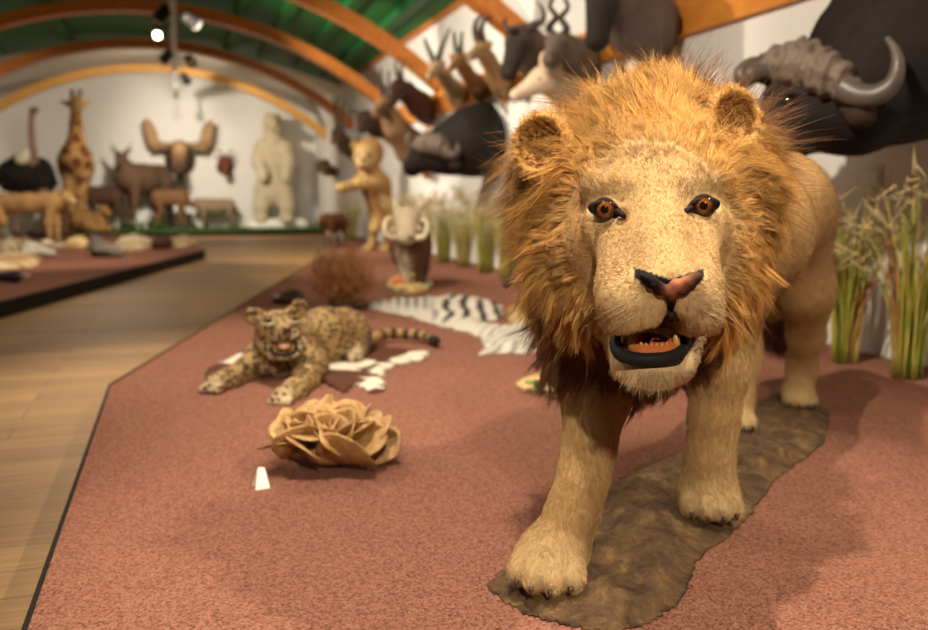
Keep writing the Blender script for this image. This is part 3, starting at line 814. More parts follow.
# darker patches in the fur colour: over each eye, beside the muzzle, tear lines
def blotch(x, y, a, b, amt): return amt*(1-smooth(np.hypot((rx-x)/a, (ry-y)/b), .4, 1.1))
dk = blotch(613, 182, 12, 8, .55)+blotch(617, 176, 5, 10, .4)+blotch(627, 222, 7, 14, .55)+blotch(690, 222, 6, 12, .45)+blotch(578, 225, 12, 30, .35)+blotch(585, 262, 16, 30, .35)+blotch(728, 240, 10, 32, .45)+blotch(668, 153, 14, 6, .4)+blotch(610, 280, 10, 14, .25)+blotch(640, 262, 14, 4, .3)
cf = cf*(1-np.clip(dk, 0, .7))[:, None]+A(.36, .17, .05)*np.clip(dk, 0, .7)[:, None]
CR = (.22, .095, .03)  # brown strokes paint the shade of shallow grooves and cracks into the fur
for st_, wd_, am_ in (([(664, 222), (672, 216), (682, 217)], 2.2, .7), ([(664, 222), (668, 230), (676, 228), (688, 236)], 2.2, .75), ([(636, 224), (650, 226)], 1.6, .5), ([(690, 204), (697, 222), (704, 246), (714, 262)], 2.4, .55), ([(616, 268), (624, 278)], 2.4, .7), ([(590, 222), (600, 226), (612, 226)], 2.0, .5), ([(692, 222), (706, 226), (716, 222)], 2.0, .5), ([(622, 286), (630, 282), (634, 290)], 2, .4), ([(604, 262), (606, 280), (612, 296)], 2, .35), ([(652, 158), (658, 150), (668, 154)], 3, .5), ([(684, 176), (690, 166), (698, 172)], 2, .35), ([(606, 296), (616, 304), (626, 300)], 1.8, .35)):
    stroke(cf, st_, wd_, am_, CR)
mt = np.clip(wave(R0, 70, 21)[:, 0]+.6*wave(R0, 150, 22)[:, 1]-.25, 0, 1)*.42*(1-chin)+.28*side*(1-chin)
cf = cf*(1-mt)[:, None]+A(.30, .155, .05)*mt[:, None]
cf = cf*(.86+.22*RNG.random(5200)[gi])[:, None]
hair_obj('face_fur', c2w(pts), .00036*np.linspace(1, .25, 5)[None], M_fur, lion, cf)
# body and legs
rest = ~mane_v & ~face_v & ~ear_v & ~nofur
N5 = 120000
fm = fmask(rest); fcz = LV[LF].mean(1)
fm = fm*np.where((fcz[:, 1] < 2.2), 2.2, 1.0)
f, w = sample_surface(LV, LF, N5, fm); R0 = interp(LV, LF, f, w); Nn = unit(interp(LN, LF, f, w)); C0 = interp(LC, LF, f, w)
leg = 1-smooth(R0[:, 2], .36, .52)
fl = np.outer(1-leg, A(.45, .8, -.35))+np.outer(leg, A(0, -.15, -1))+NZ(0, .22, (N5, 3))
paw_ = R0[:, 2] < .07; fl[paw_] = A(-.1, -1, -.35)+NZ(0, .25, (paw_.sum(), 3))
tang = unit(fl-Nn*(fl*Nn).sum(1)[:, None])
pts = grow(R0, unit(Nn*.45+tang), unit(tang+Nn*.08), .007+.007*RNG.random(N5), 4); pts, gi = clump(pts, 9000, .3, .08, RNG)
cb = C0*(.88+.2*RNG.random(9000)[gi])[:, None]
hair_obj('body_fur', c2w(pts), .00045*np.linspace(1, .25, 4)[None], M_fur, lion, cb)
# stiff whiskers
pw = []
for i in range(12):
    sd = -1 if i % 2 else 1
    r0 = surf(672+sd*(22+RNG.random()*22), 300+RNG.random()*16, 0)
    d = unit(A(sd*.8, -.25, -.25+NZ(0, .2))); pw.append(grow(r0[None], d[None], unit(A(sd*.6, .35, -.6))[None], A(.045+.04*RNG.random()), 7)[0])
hair_obj('whiskers', c2w(np.array(pw)), .0003*np.linspace(1, .3, 7)[None], M_hair, lion, np.tile(A(.5, .37, .2), (12, 1)))
# ================================================================== THINGS ON THE PLATFORM
from mathutils.geometry import intersect_point_tri_2d
def in_poly(x, y, poly):
    p = np.asarray(poly); n = len(p); ins = np.zeros(np.shape(x), bool); j = n-1
    for i in range(n):
        c = ((p[i, 1] > y) != (p[j, 1] > y)) & (x < (p[j, 0]-p[i, 0])*(y-p[i, 1])/(p[j, 1]-p[i, 1]+1e-12)+p[i, 0]); ins ^= c; j = i
    return ins
def edge_dist(x, y, poly):
    d = np.full(np.shape(x), 99.0); n = len(poly)
    for i in range(n):
        a, b = A(*poly[i]), A(*poly[(i+1) % n]); L = ((b-a)**2).sum()
        t = np.clip(((x-a[0])*(b[0]-a[0])+(y-a[1])*(b[1]-a[1]))/L, 0, 1)
        d = np.minimum(d, np.hypot(x-a[0]-t*(b[0]-a[0]), y-a[1]-t*(b[1]-a[1])))
    return d
def wavy(poly, amp, n=8, rng=RNG):
    """a polygon with softly irregular edges"""
    out = []
    m = len(poly)
    P_ = np.vstack([poly[-1:], poly, poly[:2]]) if isinstance(poly, np.ndarray) else np.vstack([poly[-1], *poly, poly[0], poly[1]])
    for i in range(m):
        a, b, c, d = P_[i:i+4]
        for t in np.linspace(0, 1, n, endpoint=False):
            q = .5*((2*b)+(-a+c)*t+(2*a-5*b+4*c-d)*t*t+(-a+3*b-3*c+d)*t**3)
            out.append(q+rng.normal(0, amp, 2))
    return np.array(out)
def sheet(name, poly, cell, zfn, colfn, mat, parent, z0=0.0):
    """a low irregular slab: top surface from zfn, real edges down to z0"""
    poly = np.asarray(poly); lo, hi = poly.min(0), poly.max(0)
    gx, gy = np.arange(lo[0], hi[0]+cell, cell), np.arange(lo[1], hi[1]+cell, cell)
    X, Y = np.meshgrid(gx, gy, indexing='ij'); ins = in_poly(X, Y, poly); D = edge_dist(X, Y, poly)
    cells = ins[:-1, :-1] & ins[1:, :-1] & ins[1:, 1:] & ins[:-1, 1:]
    use = np.zeros(X.shape, bool)
    for i in (0, 1):
        for j in (0, 1): use[i:X.shape[0]-1+i, j:X.shape[1]-1+j] |= cells
    idx = np.full(X.shape, -1); idx[use] = np.arange(use.sum()); n = use.sum()
    x, y, d = X[use], Y[use], D[use]; z = zfn(x, y, d)
    I, J = np.nonzero(cells)
    F = np.stack([idx[I, J], idx[I+1, J], idx[I+1, J+1], idx[I, J+1]], 1)
    e = {}
    for q in F:
        for k in range(4):
            a, b = int(q[k]), int(q[(k+1) % 4]); e[(a, b)] = 1
    side = [(b, a, a+n, b+n) for (a, b) in e if (b, a) not in e]
    V = np.concatenate([np.stack([x, y, z], 1), np.stack([x, y, np.full(n, z0)], 1)])
    C = colfn(x, y, d)
    return mesh_obj(name, V, np.concatenate([F, np.array(side), F[:, ::-1]+n]), mat, parent, True, np.concatenate([C, C]))
def vnoise(x, y, s, seed=0, oct_=3):
    r = np.random.default_rng(seed); o = np.zeros(np.shape(x)); a = 1.0
    for k in range(oct_):
        for _ in range(4):
            w = r.normal(0, s*2**k, 2); o += a*np.sin(x*w[0]+y*w[1]+r.random()*6.28)/3
        a *= .55
    return o
def zpoly(px, z=0.0): return np.array([on_z(x, y, z)[:2] for x, y in px])
# ---- earth slab under the lion
def mk_earth():
    n = NT('caked_earth'); v = n.coord()
    a = n.noise(v, 13, 8, .78, .4); b = n.noise(v, 38, 6, .75)
    c = n.ramp(a, [(.36, (.055, .028, .014)), (.46, (.14, .075, .034)), (.55, (.22, .125, .05)), (.66, (.44, .26, .07))])
    c = n.mix(n.math('MULTIPLY', b, .4), c, (.11, .062, .038))
    f3 = n.noise(v, 150, 4, .7); n.bump(n.math('ADD', n.math('MULTIPLY', a, .5), n.math('ADD', n.math('MULTIPLY', f3, .35), b)), 1.0, .022); return n.done(c, .8, .22)
poly = wavy(zpoly([(486, 586), (505, 605), (545, 622), (603, 634), (660, 622), (688, 592), (704, 556), (742, 527), (776, 482), (824, 443), (828, 413), (790, 394), (752, 404), (722, 420), (687, 448), (640, 468), (604, 490), (586, 540), (512, 566)]), .0035, 7)
slab = thing('earth_slab', on_z(650, 520), 'rough brown and ochre earth slab under the lion\'s paws', 'rock slab')
sheet('slab', poly, .008, lambda x, y, d: .004+.024*smooth(d, 0, .07)+.009*vnoise(x, y, 26, 4, 4)*smooth(d, 0, .06), lambda x, y, d: np.ones((len(x), 3)), mk_earth(), slab)
# ---- desert rose
def mk_rose():
    n = NT('sandy_crystal'); v = n.coord(); a = n.noise(v, 30, 5, .7); b = n.noise(v, 140, 3)
    c = n.ramp(a, [(.3, (.27, .13, .042)), (.55, (.46, .27, .105)), (.75, (.60, .39, .18))]); n.bump(n.math('ADD', a, n.math('MULTIPLY', b, .6)), .6, .01)
    return n.done(c, .55, .35)
rc = on_z(330, 466); rose = thing('desert_rose', rc, 'sandy crystal rosette lying on the carpet before the leopard', 'mineral')
def blade(mb, c, nrm, r, th, rng, asp=1.0):
    nrm = unit(nrm); a = unit(np.cross(nrm, A(.3, .2, .9))); b = np.cross(nrm, a); V = []; n = 22
    ph = rng.random(4)*6.28; am = rng.random(4)*.10
    for lev, (k, h) in enumerate(((.0, 1), (.55, .85), (.9, .42), (1.0, 0), (.9, -.42), (.55, -.85), (0, -1))):
        for j in range(n):
            t = 2*math.pi*j/n; w = 1+sum(am[q]*math.sin((q+2)*t+ph[q]) for q in range(4))
            V.append(c+r*k*w*(math.cos(t)*a+asp*math.sin(t)*b)+nrm*(th*h+.10*r*(k*k)*math.sin(2*t+ph[0])))
    F = [(i*n+j, i*n+(j+1) % n, (i+1)*n+(j+1) % n, (i+1)*n+j) for i in range(6) for j in range(n)]
    mb.add(V, [q[::-1] for q in F])
mb = MB(); rg = np.random.default_rng(5)
for i in range(72):
    t = i/72; az = i*2.399+rg.normal(0, .25); el = lerp(.12, 1.30, t**.75)
    d = A(math.cos(az)*math.cos(el), math.sin(az)*math.cos(el), math.sin(el))
    cc = rc+A(0, 0, .045)+d*lerp(.135, .066, t)*A(1, 1, 1.0)
    tl = A(math.cos(az+1.57), math.sin(az+1.57), 0); up = np.cross(d, tl)
    nn = unit(up*(1 if up[2] > 0 else -1)*.9+tl*rg.normal(0, .8)+d*rg.normal(0, .25))
    cc[2] = max(cc[2], .045*abs(math.sqrt(max(0, 1-nn[2]**2)))+.012)
    blade(mb, cc, nn, lerp(.078, .054, t)*(.8+.4*rg.random()), .0058, rg, .85)
v = np.array(mb.v); v[:, 2] = np.maximum(v[:, 2], .001)
mesh_obj('crystal_blades', v, mb.f, mk_rose(), rose)
mesh_obj('core', *(lambda s: s.mesh(.008))(Solid(.03).ell(rc+A(0, 0, .055), (.075, .075, .05))), bpy.data.materials['sandy_crystal'], rose)
# ---- small folded label card
cp = on_z(261, 487); t = thing('label_card', cp, 'small white folded label card on the carpet beside the crystal rosette', 'card')
M_card = flat_mat('white_card', (.78, .74, .66), .7, .2, var=.04)
rt = c2w(A(1, .5, 0)); rt = unit(A(rt[0], rt[1], 0)); fw = A(-rt[1], rt[0], 0)
for s_ in (-1, 1):
    a = cp+fw*s_*.018; top = cp+A(0, 0, .052); m = MB()
    for q in [0]:
        h = .019; off = fw*s_*.0006
        V = [a-rt*h, a+rt*h, top+rt*h*.55, top-rt*h*.35, a-rt*h+off, a+rt*h+off, top+rt*h*.55+off, top-rt*h*.35+off]
        m.add(V, [(0, 1, 2, 3), (7, 6, 5, 4), (0, 4, 5, 1), (1, 5, 6, 2), (2, 6, 7, 3), (3, 7, 4, 0)])
    m.build('card_panel', M_card, t)
# ---- leopard
def mk_leopard():
    n = NT('leopard_coat'); v = n.coord()
    d = n.voro(v, 46, rnd=.85); w = n.noise(v, 70, 3)
    dd = n.math('ADD', d, n.math('MULTIPLY', n.math('SUBTRACT', w, .5), .35))
    ring = n.ramp(dd, [(.0, (.4,)*3), (.10, (.45,)*3), (.17, (.0,)*3), (.40, (.0,)*3), (.50, (1,)*3)])
    c = n.mix(ring, (.035, .02, .012), n.attr()); fz = n.noise(n.coord('Object', (1, 1, 1)), 160, 3)
    c = n.mix(n.math('MULTIPLY', fz, .25), c, (.25, .13, .05)); n.bump(fz, .4, .006)
    return n.done(c, .75, .2)
M_leo = mk_leopard()
TAN, WHT, INK = (.35, .215, .082), (.52, .40, .24), (.03, .02, .014)
leo = thing('leopard', c2w(A(-.62, 4.0, 0)), 'spotted leopard lying on a brown and white hide with open mouth', 'leopard')
s = Solid(.05)
s.ell(P(292, 352, 3.86), (.125, .15, .13), col=TAN, k=.06); s.ell(P(325, 338, 4.12), (.14, .20, .145), col=TAN, k=.06)
s.ell(P(342, 336, 4.32), (.145, .18, .14), col=TAN, k=.06)
s.ell(P(353, 345, 4.22), (.07, .15, .105), col=TAN, k=.05)
s.cone(P(356, 352, 4.15), P(355, 359, 3.98), .05, .035, WHT, .03)
s.cone(P(278, 338, 3.70), P(290, 348, 3.86), .10, .12, TAN, .05)
s.ell(P(277, 356, 3.72), (.085, .07, .09), col=WHT, k=.05)
for pts_, rs in (([P(262, 357, 3.78), P(245, 372, 3.66), P(228, 380, 3.52), P(215, 384, 3.42)], [.075, .05, .042, .040]), ([P(312, 364, 3.74), P(305, 380, 3.52), P(294, 391, 3.34), P(284, 396, 3.24)], [.075, .05, .042, .040])):
    s.chain(pts_, rs, TAN, .04); e = pts_[-1]; fw = unit(pts_[-1]-pts_[-2]); fw[2] = 0; fw = unit(fw); r_ = A(-fw[1], fw[0], 0)
    for u in (-.033, -.011, .011, .033): s.ell(e+r_*u+fw*.035+A(0, 0, -.012), (.014, .028, .020), R=[r_, fw, (0, 0, 1)], col=WHT, k=.008)
s.ell(P(278, 330, 3.63), (.080, .09, .085), col=TAN, k=.03)
s.cone(P(279, 326, 3.58), P(286, 331, 3.49), .042, .033, TAN, .03)
s.ell(P(280, 337, 3.51), (.034, .035, .024), col=WHT, k=.012); s.ell(P(293, 335, 3.51), (.032, .035, .024), col=WHT, k=.012)
s.ell(P(284, 356, 3.53), (.042, .045, .018), col=WHT, k=.015)
s.cone(P(264, 345, 3.60), P(272, 356, 3.55), .028, .02, WHT, .02); s.cone(P(301, 342, 3.60), P(296, 353, 3.55), .026, .02, WHT, .02)
s.ell(P(284, 347, 3.49), (.036, .08, .021), k=.008, cut=True)
for x, y in ((254, 316), (299, 308)):
    c = P(x, y, 3.66); s.cone(P(278, 328, 3.66), c, .04, .03, TAN, .02); s.ell(c, (.036, .018, .036), col=TAN, k=.02); s.ell(c+A(0, -.016, 0), (.022, .012, .022), k=.006, cut=True)
def solid_obj(name, s, h, mat, parent, frame='c', default=(.3, .2, .1), sharp=.02, it=1):
    V, F = s.mesh(h, smooth_it=it); C = s.colors(V, default, sharp)
    return mesh_obj(name, c2w(V) if frame == 'c' else V, F, mat, parent, True, C)
LeV, LeF = s.mesh(.0085); mesh_obj('body', c2w(LeV), LeF, M_leo, leo, True, s.colors(LeV, TAN, .02))
BL = BVHTree.FromPolygons([tuple(v) for v in LeV], [tuple(int(i) for i in f) for f in LeF])
def lsp(px, py, lift=0.0):
    d = unit(ray_c(px, py)); h_ = BL.ray_cast(Vector(CAMP), Vector(d)); return A(*h_[0])-d*lift
k = Solid(.01).ell(P(284.5, 345.5, 3.53), (.026, .05, .017), col=(.62, .36, .24)); solid_obj('tongue', k, .004, M_wet, leo)
k = Solid(.006).ell(lsp(287, 330), (.017, .014, .010), col=(.06, .025, .018)); solid_obj('nose', k, .003, M_wet, leo)
for x, y in ((268.5, 321.5), (293, 319)):
    k = Solid(.006).ell(lsp(x, y), (.021, .010, .0075), col=(.015, .01, .008)); eo = solid_obj('eye', k, .002, M_eye, leo)
    k = Solid(.006).chain([lsp(x-5, y+2.4), lsp(x, y+3.6), lsp(x+5, y+2.4)], [.0065]*3, (.66, .54, .36)); solid_obj('eyelid', k, .0025, M_lion, eo)
k = Solid(.006).chain(list(spline([P(271, 347, 3.52), P(273, 353, 3.50), P(284, 355.5, 3.485), P(294, 352, 3.50), P(297, 345, 3.52)], 9)), [.006]*9, INK); solid_obj('lower_lip', k, .003, M_wet, leo)
for x, y in ((276, 348), (292.5, 346.5)):
    m = MB().tube([c2w(P(x, y+5, 3.50)), c2w(P(x, y-2, 3.495))], [.006, .001], 8); m.build('tooth', M_tooth, leo, True)
tl = spline([P(362, 345, 4.36), P(385, 334, 4.6), P(407, 334, 4.62), P(425, 336, 4.55), P(436, 341, 4.42)], 26); tl[:, 2] = np.maximum(tl[:, 2], .03)
V, F = tube_geo(c2w(tl), np.linspace(.028, .024, 26), 12); ring = np.repeat([(INK if (i % 4 < 2 and i > 4) or i > 22 else (.36, .22, .09)) for i in range(26)], 12, axis=0)
tail = mesh_obj('tail', V, F, M_lion, leo, True, ring); tail['label'] = 'dark ringed tail'
# ---- brown and white hide under the leopard
M_hide = coat_mat('hide_hair', 90, .4, .25, .85, (1, 1, 1))
hp = [(203, 375), (214, 367), (232, 357), (252, 348), (300, 342), (345, 340), (372, 344), (398, 350), (428, 351), (426, 360), (396, 367), (384, 379), (387, 391), (368, 394), (358, 386), (346, 394), (326, 386), (300, 377), (262, 371), (228, 380), (207, 381)]
hide = thing('animal_hide', on_z(320, 370), 'brown and white patched hide rug spread under the leopard', 'hide')
wp = [on_z(*q)[:2] for q in ((243, 360), (234, 364), (340, 369), (352, 368), (362, 366), (370, 389), (377, 382), (384, 374), (394, 369), (404, 364), (414, 360), (423, 356))]
wr = [.08, .07, .07, .075, .06, .062, .06, .062, .062, .062, .06, .06]
def hide_col(x, y, d):
    w = np.zeros(len(x))
    for c, r in zip(wp, wr): w = np.maximum(w, 1-smooth(np.hypot(x-c[0], (y-c[1])*.7)+.02*vnoise(x, y, 30, 8), r*.8, r*1.05))
    return A(.085, .028, .013)*(1-w)[:, None]+A(.64, .56, .43)*w[:, None]
sheet('hide', wavy(zpoly(hp), .004, 6), .014, lambda x, y, d: .006+.010*smooth(d, 0, .04)+.005*vnoise(x, y, 14, 3), hide_col, M_hide, hide)
# ---- dark lump behind the leopard
t = thing('dark_stone', on_z(288, 303), 'dark brown glossy stone lying on the carpet behind the leopard\'s head', 'stone')
c = on_z(289, 303); s = Solid(.03)
s.ell(c+A(0, 0, .035), (.10, .09, .045)).ell(c+A(.05, .02, .045), (.06, .06, .04)).ell(c+A(-.06, .0, .03), (.055, .06, .035))
V, F = s.mesh(.012); V = V+.006*vnoise(V[:, 0]+V[:, 2], V[:, 1], 25, 4)[:, None]*vnormals(V, F)
mesh_obj('stone', V, F, flat_mat('dark_brown_stone', (.07, .025, .014), .3, .5, bump=.2), t)
# ---- zebra hide
def zcol(x, y, d):
    q = w2c(np.stack([x, y, np.zeros(len(x))], 1)); px, py = proj(q)
    ax = px+.5*(py-310)+5*np.sin(py*.21)+2.5*vnoise(x, y, 9, 5)
    bold = smooth(px, 425, 445)*(1-smooth(py, 322, 328))
    st = np.sin(ax*2*math.pi/16.5)
    fine = np.sin((px*.55+py*1.25+3*vnoise(x, y, 6, 7))*2*math.pi/7.5)
    k1 = smooth(st, .05, .45)*bold; k2 = (1-bold)*(.12+.5*smooth(fine, .1, .6)*smooth(px, 470, 490))+(1-bold)*(1-smooth(px, 420, 440))*.8*smooth(np.sin(px*2*math.pi/9), .2, .6)*(1-smooth(py, 305+(px-380)*.12, 312+(px-380)*.12))
    k = np.clip(k1+k2, 0, 1)
    return A(.60, .54, .45)*(1-k)[:, None]+A(.03, .022, .018)*k[:, None]
zp = [(366, 307), (385, 303), (412, 302), (440, 300), (470, 298), (497, 305), (505, 318), (487, 322), (505, 330), (540, 331), (548, 346), (530, 354), (498, 354), (468, 359), (484, 346), (470, 335), (440, 327), (412, 318), (382, 312)]
t = thing('zebra_hide', on_z(460, 322), 'black and white striped zebra hide spread on the carpet behind the lion', 'hide')
sheet('hide', wavy(zpoly(zp), .008, 6), .02, lambda x, y, d: .008+.035*smooth(d, 0, .12)+.012*vnoise(x, y, 9, 3), zcol, M_hide, t)
# ---- sandy base pieces behind the lion
M_sand = flat_mat('sandy_base', (.50, .34, .15), .85, .15, var=.3, scale=30, bump=.5)
t = thing('sand_mound', on_z(520, 318), 'flat sandy display base beside the zebra hide, half behind the lion', 'base')
sheet('sand', wavy(zpoly([(508, 320), (510, 308), (530, 302), (556, 305), (560, 322), (540, 329), (515, 328)]), .006, 6), .02, lambda x, y, d: .012+.03*smooth(d, 0, .08)+.008*vnoise(x, y, 15, 2), lambda x, y, d: np.ones((len(x), 3)), M_sand, t)
# ---- dry wiry bush
bp = on_z(343, 309); t = thing('dry_bush', bp, 'round dry reddish brown bush of wiry twigs behind the leopard', 'plant')
M_twig = flat_mat('dry_twig', (.33, .145, .055), .8, .15, var=.35, scale=18); M_twigl = flat_mat('pale_twig', (.52, .33, .15), .8, .15)
m = MB(); rg = np.random.default_rng(3)
for i in range(300):
    az = rg.random()*6.28; u = rg.random(); R_ = .235*(.75+.3*rg.random()); th = math.acos(1-1.75*u)
    e = bp+A(0, 0, .22)+R_*A(math.cos(az)*math.sin(th), math.sin(az)*math.sin(th), math.cos(th)); e[2] = max(e[2], .02)
    d = unit(A(math.cos(az+rg.normal(0, .5)), math.sin(az+rg.normal(0, .5)), .2)); c1 = bp+A(0, 0, .14)+d*R_*.75*rg.random()
    q = spline([bp+rg.normal(0, .025, 3)*A(1, 1, 0)+A(0, 0, .04), c1, lerp(c1, e, .6)+rg.normal(0, .03, 3), e], 9); q[:, 2] = np.maximum(q[:, 2], .012)
    m.tube(q, np.linspace(.0055, .0022, 9), 5)
m.build('twigs', M_twig, t, True)
m = MB()
for x, h in ((-.06, .22), (.02, .25), (.09, .2)): m.tube(spline([bp+A(x, -.02, .02), bp+A(x*1.2, -.05, h*.6), bp+A(x*1.6, -.07, h)], 8), np.linspace(.012, .004, 8), 7)
m.build('pale_stems', M_twigl, t, True)
s = Solid(.03).ell(bp+A(0, 0, .05), (.10, .10, .06)).ell(bp+A(.10, -.03, .035), (.07, .06, .04)); V, F = s.mesh(.012); mesh_obj('root_clod', V, F, flat_mat('root_clod', (.12, .065, .035), .9, .1, bump=.6, scale=40), t)
# ---- reed clumps along the wall
M_reed = wet_mat('reed_leaf', .6, .25); M_seed = wet_mat('seed_plume', .9, .1)
def reed_clump(name, p, h, rad, n, seed, label, group, plume=.22):
    r = np.random.default_rng(seed); t = thing(name, p, label, 'reeds', group)
    V = []; F = []; C = []; V2 = []; F2 = []; C2 = []; nv = 0; nv2 = 0
    pal = [(.21, .24, .025), (.34, .33, .04), (.50, .40, .09), (.36, .17, .05), (.14, .17, .022), (.54, .38, .15), (.30, .10, .04)]
    pw = [.26, .24, .18, .10, .1, .08, .04]
    for i in range(n):
        az = r.random()*6.28; q = rad*.38*math.sqrt(r.random()); b = p+A(q*math.cos(az), q*math.sin(az), 0); b[0] = min(b[0], WX-.03)
        H = h*(.62+.38*r.random()); lean = rad*(.1+.95*r.random()); az2 = az+r.normal(0, .6); droop = .02+.30*r.random()**2
        d = A(math.cos(az2), math.sin(az2), 0)
        if d[0] > 0 and b[0]+d[0]*lean > WX-.05: d[0] *= -.3
        pts_ = [b+d*lean*(u**1.7)*(1+.2*u)+A(0, 0, H*(u-droop*u**4)) for u in np.linspace(0, 1, 8)]
        w = (.0026+.0036*r.random())*(1.35 if h < .8 else 1)
        pts_ = np.array(pts_); pts_[:, 0] = np.minimum(pts_[:, 0], WX-.03)
        v, f = tube_geo(pts_, np.array([.8, 1, 1, 1, .9, .7, .45, .1])*w, 5, True, .35)
        V.append(v); F += [tuple(k+nv for k in x) for x in f]; nv += len(v)
        c = A(*pal[r.choice(7, p=pw)])*(.8+.4*r.random()); C.append(np.tile(c, (len(v), 1)))
        if r.random() < plume*.35:
            e = pts_[-2]; dd = unit(pts_[-1]-pts_[-3]+d*.05)
            for k in range(7):
                a_ = e+dd*(k*.017); v, f = tube_geo([a_, a_+(dd*.7+r.normal(0, .45, 3))*.05*A(1, 1, 1), a_+(dd*.7+r.normal(0, .6, 3))*.085-A(0, 0, .015)], [.0035, .004, .0008], 5)
                V2.append(v); F2 += [tuple(k_+nv2 for k_ in x) for x in f]; nv2 += len(v); C2.append(np.tile(A(.48, .36, .18)*(.7+.6*r.random()), (len(v), 1)))
    n0 = nv; V += V2; C += C2; F += [tuple(k+n0 for k in x) for x in F2]
    VV = np.concatenate(V); VV[:, 0] = np.minimum(VV[:, 0], WX-.02)
    mesh_obj('reed_leaves', VV, F, M_reed, t, True, np.concatenate(C))
    return t
def wall_foot(px, py): p = on_z(px, py); return A(min(p[0], WX-.30), p[1], 0)
reed_clump('reed_clump', wall_foot(851, 362), .88, .155, 120, 1, 'tall green and yellow reed clump just right of the lion\'s hind leg', 'reed clumps along the white wall')
reed_clump('reed_clump', wall_foot(920, 377), .88, .155, 120, 2, 'green and yellow reed clump at the right edge of the photo', 'reed clumps along the white wall')
reed_clump('reed_clump', wall_foot(760, 338), .8, .18, 90, 3, 'reed clump behind the lion, its foot seen between the lion\'s legs', 'reed clumps along the white wall')
LBL = ['first', 'second', 'third', 'fourth', 'fifth', 'sixth', 'seventh', 'eighth']
for i, (px, py) in enumerate([(508, 280), (486, 273), (464, 267), (447, 262), (431, 257), (413, 251), (352, 240)]):
    lb = ['green and yellow reed clump half hidden behind the left edge of the lion\'s mane', 'reed clump by the wall, first one clear of the lion\'s mane', 'reed clump by the wall, second one left of the lion\'s mane', 'reed clump by the wall, third one left of the lion\'s mane', 'reed clump by the wall just right of the warthog', 'reed clump by the wall directly behind the warthog\'s right ear', 'reed clump far back, left of the rearing lioness'][i]
    reed_clump('reed_clump', wall_foot(px, py), .88, .21, 140, 10+i, lb, 'reed clumps along the white wall', .3)
# ================================================================== THE OTHER ANIMALS
M_coat = coat_mat('short_coat', 60, .25, .26, .8, gain=.76); M_horn = flat_mat('dark_horn', (.05, .035, .026), .45, .35, var=.3, scale=40, bump=.3)
M_hornp = flat_mat('pale_horn', (.46, .34, .20), .5, .3, var=.2, scale=30)
M_shield = M_band
def put(pts, pos, ang):
    """local animal frame (x ahead, y left, z up) -> world"""
    c, s_ = math.cos(ang), math.sin(ang); p = np.asarray(pts, float); q = p.copy()
    q[..., 0] = p[..., 0]*c-p[..., 1]*s_+pos[0]; q[..., 1] = p[..., 0]*s_+p[..., 1]*c+pos[1]; q[..., 2] = p[..., 2]+pos[2]
    return q
def small_eye(p, r, parent):
    v, f = tube_geo([p-A(0, 0, r), p-A(0, 0, r*.6), p, p+A(0, 0, r*.6), p+A(0, 0, r)], [r*.15, r*.8, r, r*.8, r*.15], 10)
    return mesh_obj('eye', v, f, M_eye, parent, True, np.tile(A(.012, .007, .004), (len(v), 1)))
def horn(parent, pts, r0, r1=.003, mat=None, n=18, rings=0, name='horn'):
    q = spline(pts, n); r = np.linspace(r0, r1, n)*(1+rings*np.sin(np.arange(n)*2.2))
    v, f = tube_geo(q, r, 9); return mesh_obj(name, v, f, mat or M_horn, parent)
